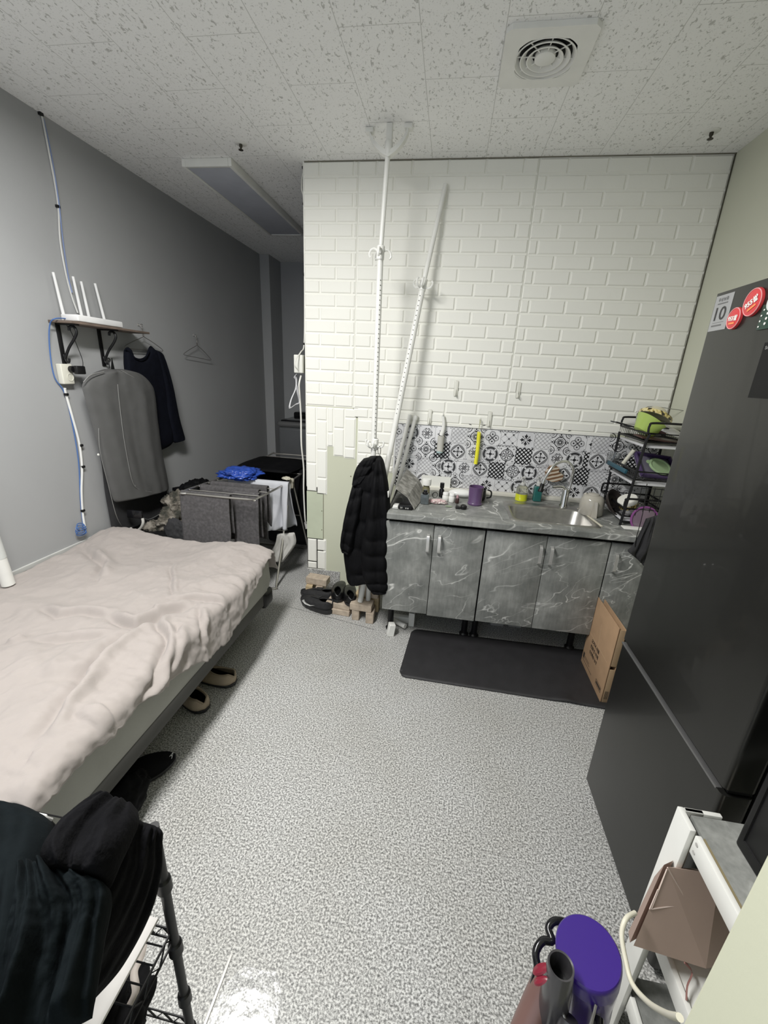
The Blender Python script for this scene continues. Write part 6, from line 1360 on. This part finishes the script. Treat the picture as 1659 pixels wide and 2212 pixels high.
garm('dark_fleece', [((-0.805, 0.373, 0.84), (-0.668, 0.427, 0.84)), ((-0.764, 0.325, 0.86), (-0.592, 0.407, 0.86)), ((-0.69, 0.268, 0.87), (-0.524, 0.338, 0.88)), ((-0.625, 0.213, 0.86), (-0.454, 0.261, 0.88)), ((-0.534, 0.165, 0.84), (-0.411, 0.196, 0.85))], n0, .06, SLATE, 'dark slate fleece garment at the far left of the rack top', 'garment', 41, .045, 5, .006)
garm('dark_fleece', [((-0.554, 0.333, 0.88), (-0.495, 0.344, 0.88)), ((-0.509, 0.285, 0.9), (-0.44, 0.33, 0.9)), ((-0.482, 0.246, 0.89), (-0.407, 0.325, 0.89)), ((-0.458, 0.21, 0.87), (-0.388, 0.287, 0.87)), ((-0.444, 0.171, 0.84), (-0.361, 0.231, 0.84))], n0, .05, SLATE, 'dark slate garment draped down the front of the rack top', 'garment', 43, .045, 6, .006)
garm('black_sweater', [((-0.536, 0.463, 0.84), (-0.483, 0.465, 0.84)), ((-0.535, 0.421, 0.88), (-0.444, 0.425, 0.88)), ((-0.538, 0.376, 0.9), (-0.425, 0.39, 0.9)), ((-0.522, 0.336, 0.91), (-0.412, 0.353, 0.91)), ((-0.499, 0.322, 0.9), (-0.412, 0.332, 0.9)), ((-0.486, 0.327, 0.88), (-0.434, 0.332, 0.88))], n0, .055, SOFTB, 'black ribbed knit sweater folded on top of the rack pile', 'sweater', 45, .03, 4, .003)
garm('black_hoodie', [((-0.474, 0.446, 0.85), (-0.46, 0.481, 0.776)), ((-0.472, 0.415, 0.86), (-0.455, 0.468, 0.75)), ((-0.453, 0.377, 0.86), (-0.45, 0.45, 0.705)), ((-0.443, 0.329, 0.86), (-0.45, 0.41, 0.66)), ((-0.437, 0.273, 0.86), (-0.45, 0.344, 0.658)), ((-0.432, 0.218, 0.86), (-0.45, 0.283, 0.696)), ((-0.432, 0.166, 0.86), (-0.45, 0.212, 0.709))], (.6, -.3, .7), .045, SOFTB, 'black hoodie hanging over the aisle edge of the rack top', 'hoodie', 47, .03, 4, .004)
heap('black_shirt', (-.70, .12, .815), (.27, .22, .05), .2, 2, 51, BLKCLOTH, 'black clothes layer at the bottom of the rack top pile', 'shirt')
heap('black_bag', (-.575, .26, .31), (.11, .20, .13), .25, 2.2, 53, BLKCLOTH, 'black bag on the lower shelf of the wire rack', 'bag')
heap('black_bundle', (-.60, .12, .50), (.11, .30, .05), .25, 2.2, 55, BLKCLOTH, 'black bundle on the middle shelf of the wire rack', 'bundle')
heap('black_bundle', (-.84, .22, .62), (.13, .16, .10), .25, 2.2, 57, BLKCLOTH, 'black cloth bundle deep on the middle shelf of the wire rack', 'bundle')
bm = bm_new(); tube(bm, [(-0.543, 0.478, 0.42), (-0.531, 0.453, 0.42), (-0.528, 0.428, 0.42), (-0.506, 0.405, 0.42), (-0.503, 0.385, 0.42)], .007, 8, 5, flat=.5); obj('pale_strap', bm, mat('pale_strap', (.42, .37, .33), .6), label='pale strap hanging over the black bag on the lower rack shelf', cat='strap')
bm = bm_new(); tube(bm, [(-0.683, 0.435, 0.8), (-0.672, 0.438, 0.815), (-0.659, 0.439, 0.815), (-0.649, 0.446, 0.8)], .0035, 8, 4); obj('wire_hanger', bm, STEEL, label='bright steel wire hanger loop at the back of the rack pile', cat='hanger')
bm = bm_new(); box(bm, (-.72, .40, .772), (-.665, .455, .80), .004); obj('white_pack', bm, WHITE, label='small white pack at the back edge of the rack top', cat='pack')

# ------------------------------------------------------------------ camera, world, view
cd = bpy.data.cameras.new('camera'); co = bpy.data.objects.new('camera', cd); COL.objects.link(co); S.camera = co
cd.sensor_fit = 'VERTICAL'; cd.sensor_height = 36.0; cd.lens = 892.372 / 2212 * 36.0; cd.clip_start = .02
co.matrix_world = Matrix([[0.986978, -0.092921, 0.131298, 0.0], [0.153763, 0.305368, -0.939738, 0.0], [0.047227, 0.94769, 0.31568, 1.603534], [0, 0, 0, 1]])
w = bpy.data.worlds.new('world'); S.world = w; w.use_nodes = True
w.node_tree.nodes['Background'].inputs[0].default_value = (.80, .88, 1.0, 1); w.node_tree.nodes['Background'].inputs[1].default_value = 0.9
S.view_settings.view_transform = 'Standard'; S.view_settings.look = 'None'; S.view_settings.exposure = 0.0; S.view_settings.gamma = 1.14
S.cycles.max_bounces = 6; S.cycles.diffuse_bounces = 4; S.cycles.glossy_bounces = 3; S.cycles.transmission_bounces = 6
S.cycles.caustics_reflective = False; S.cycles.caustics_refractive = False
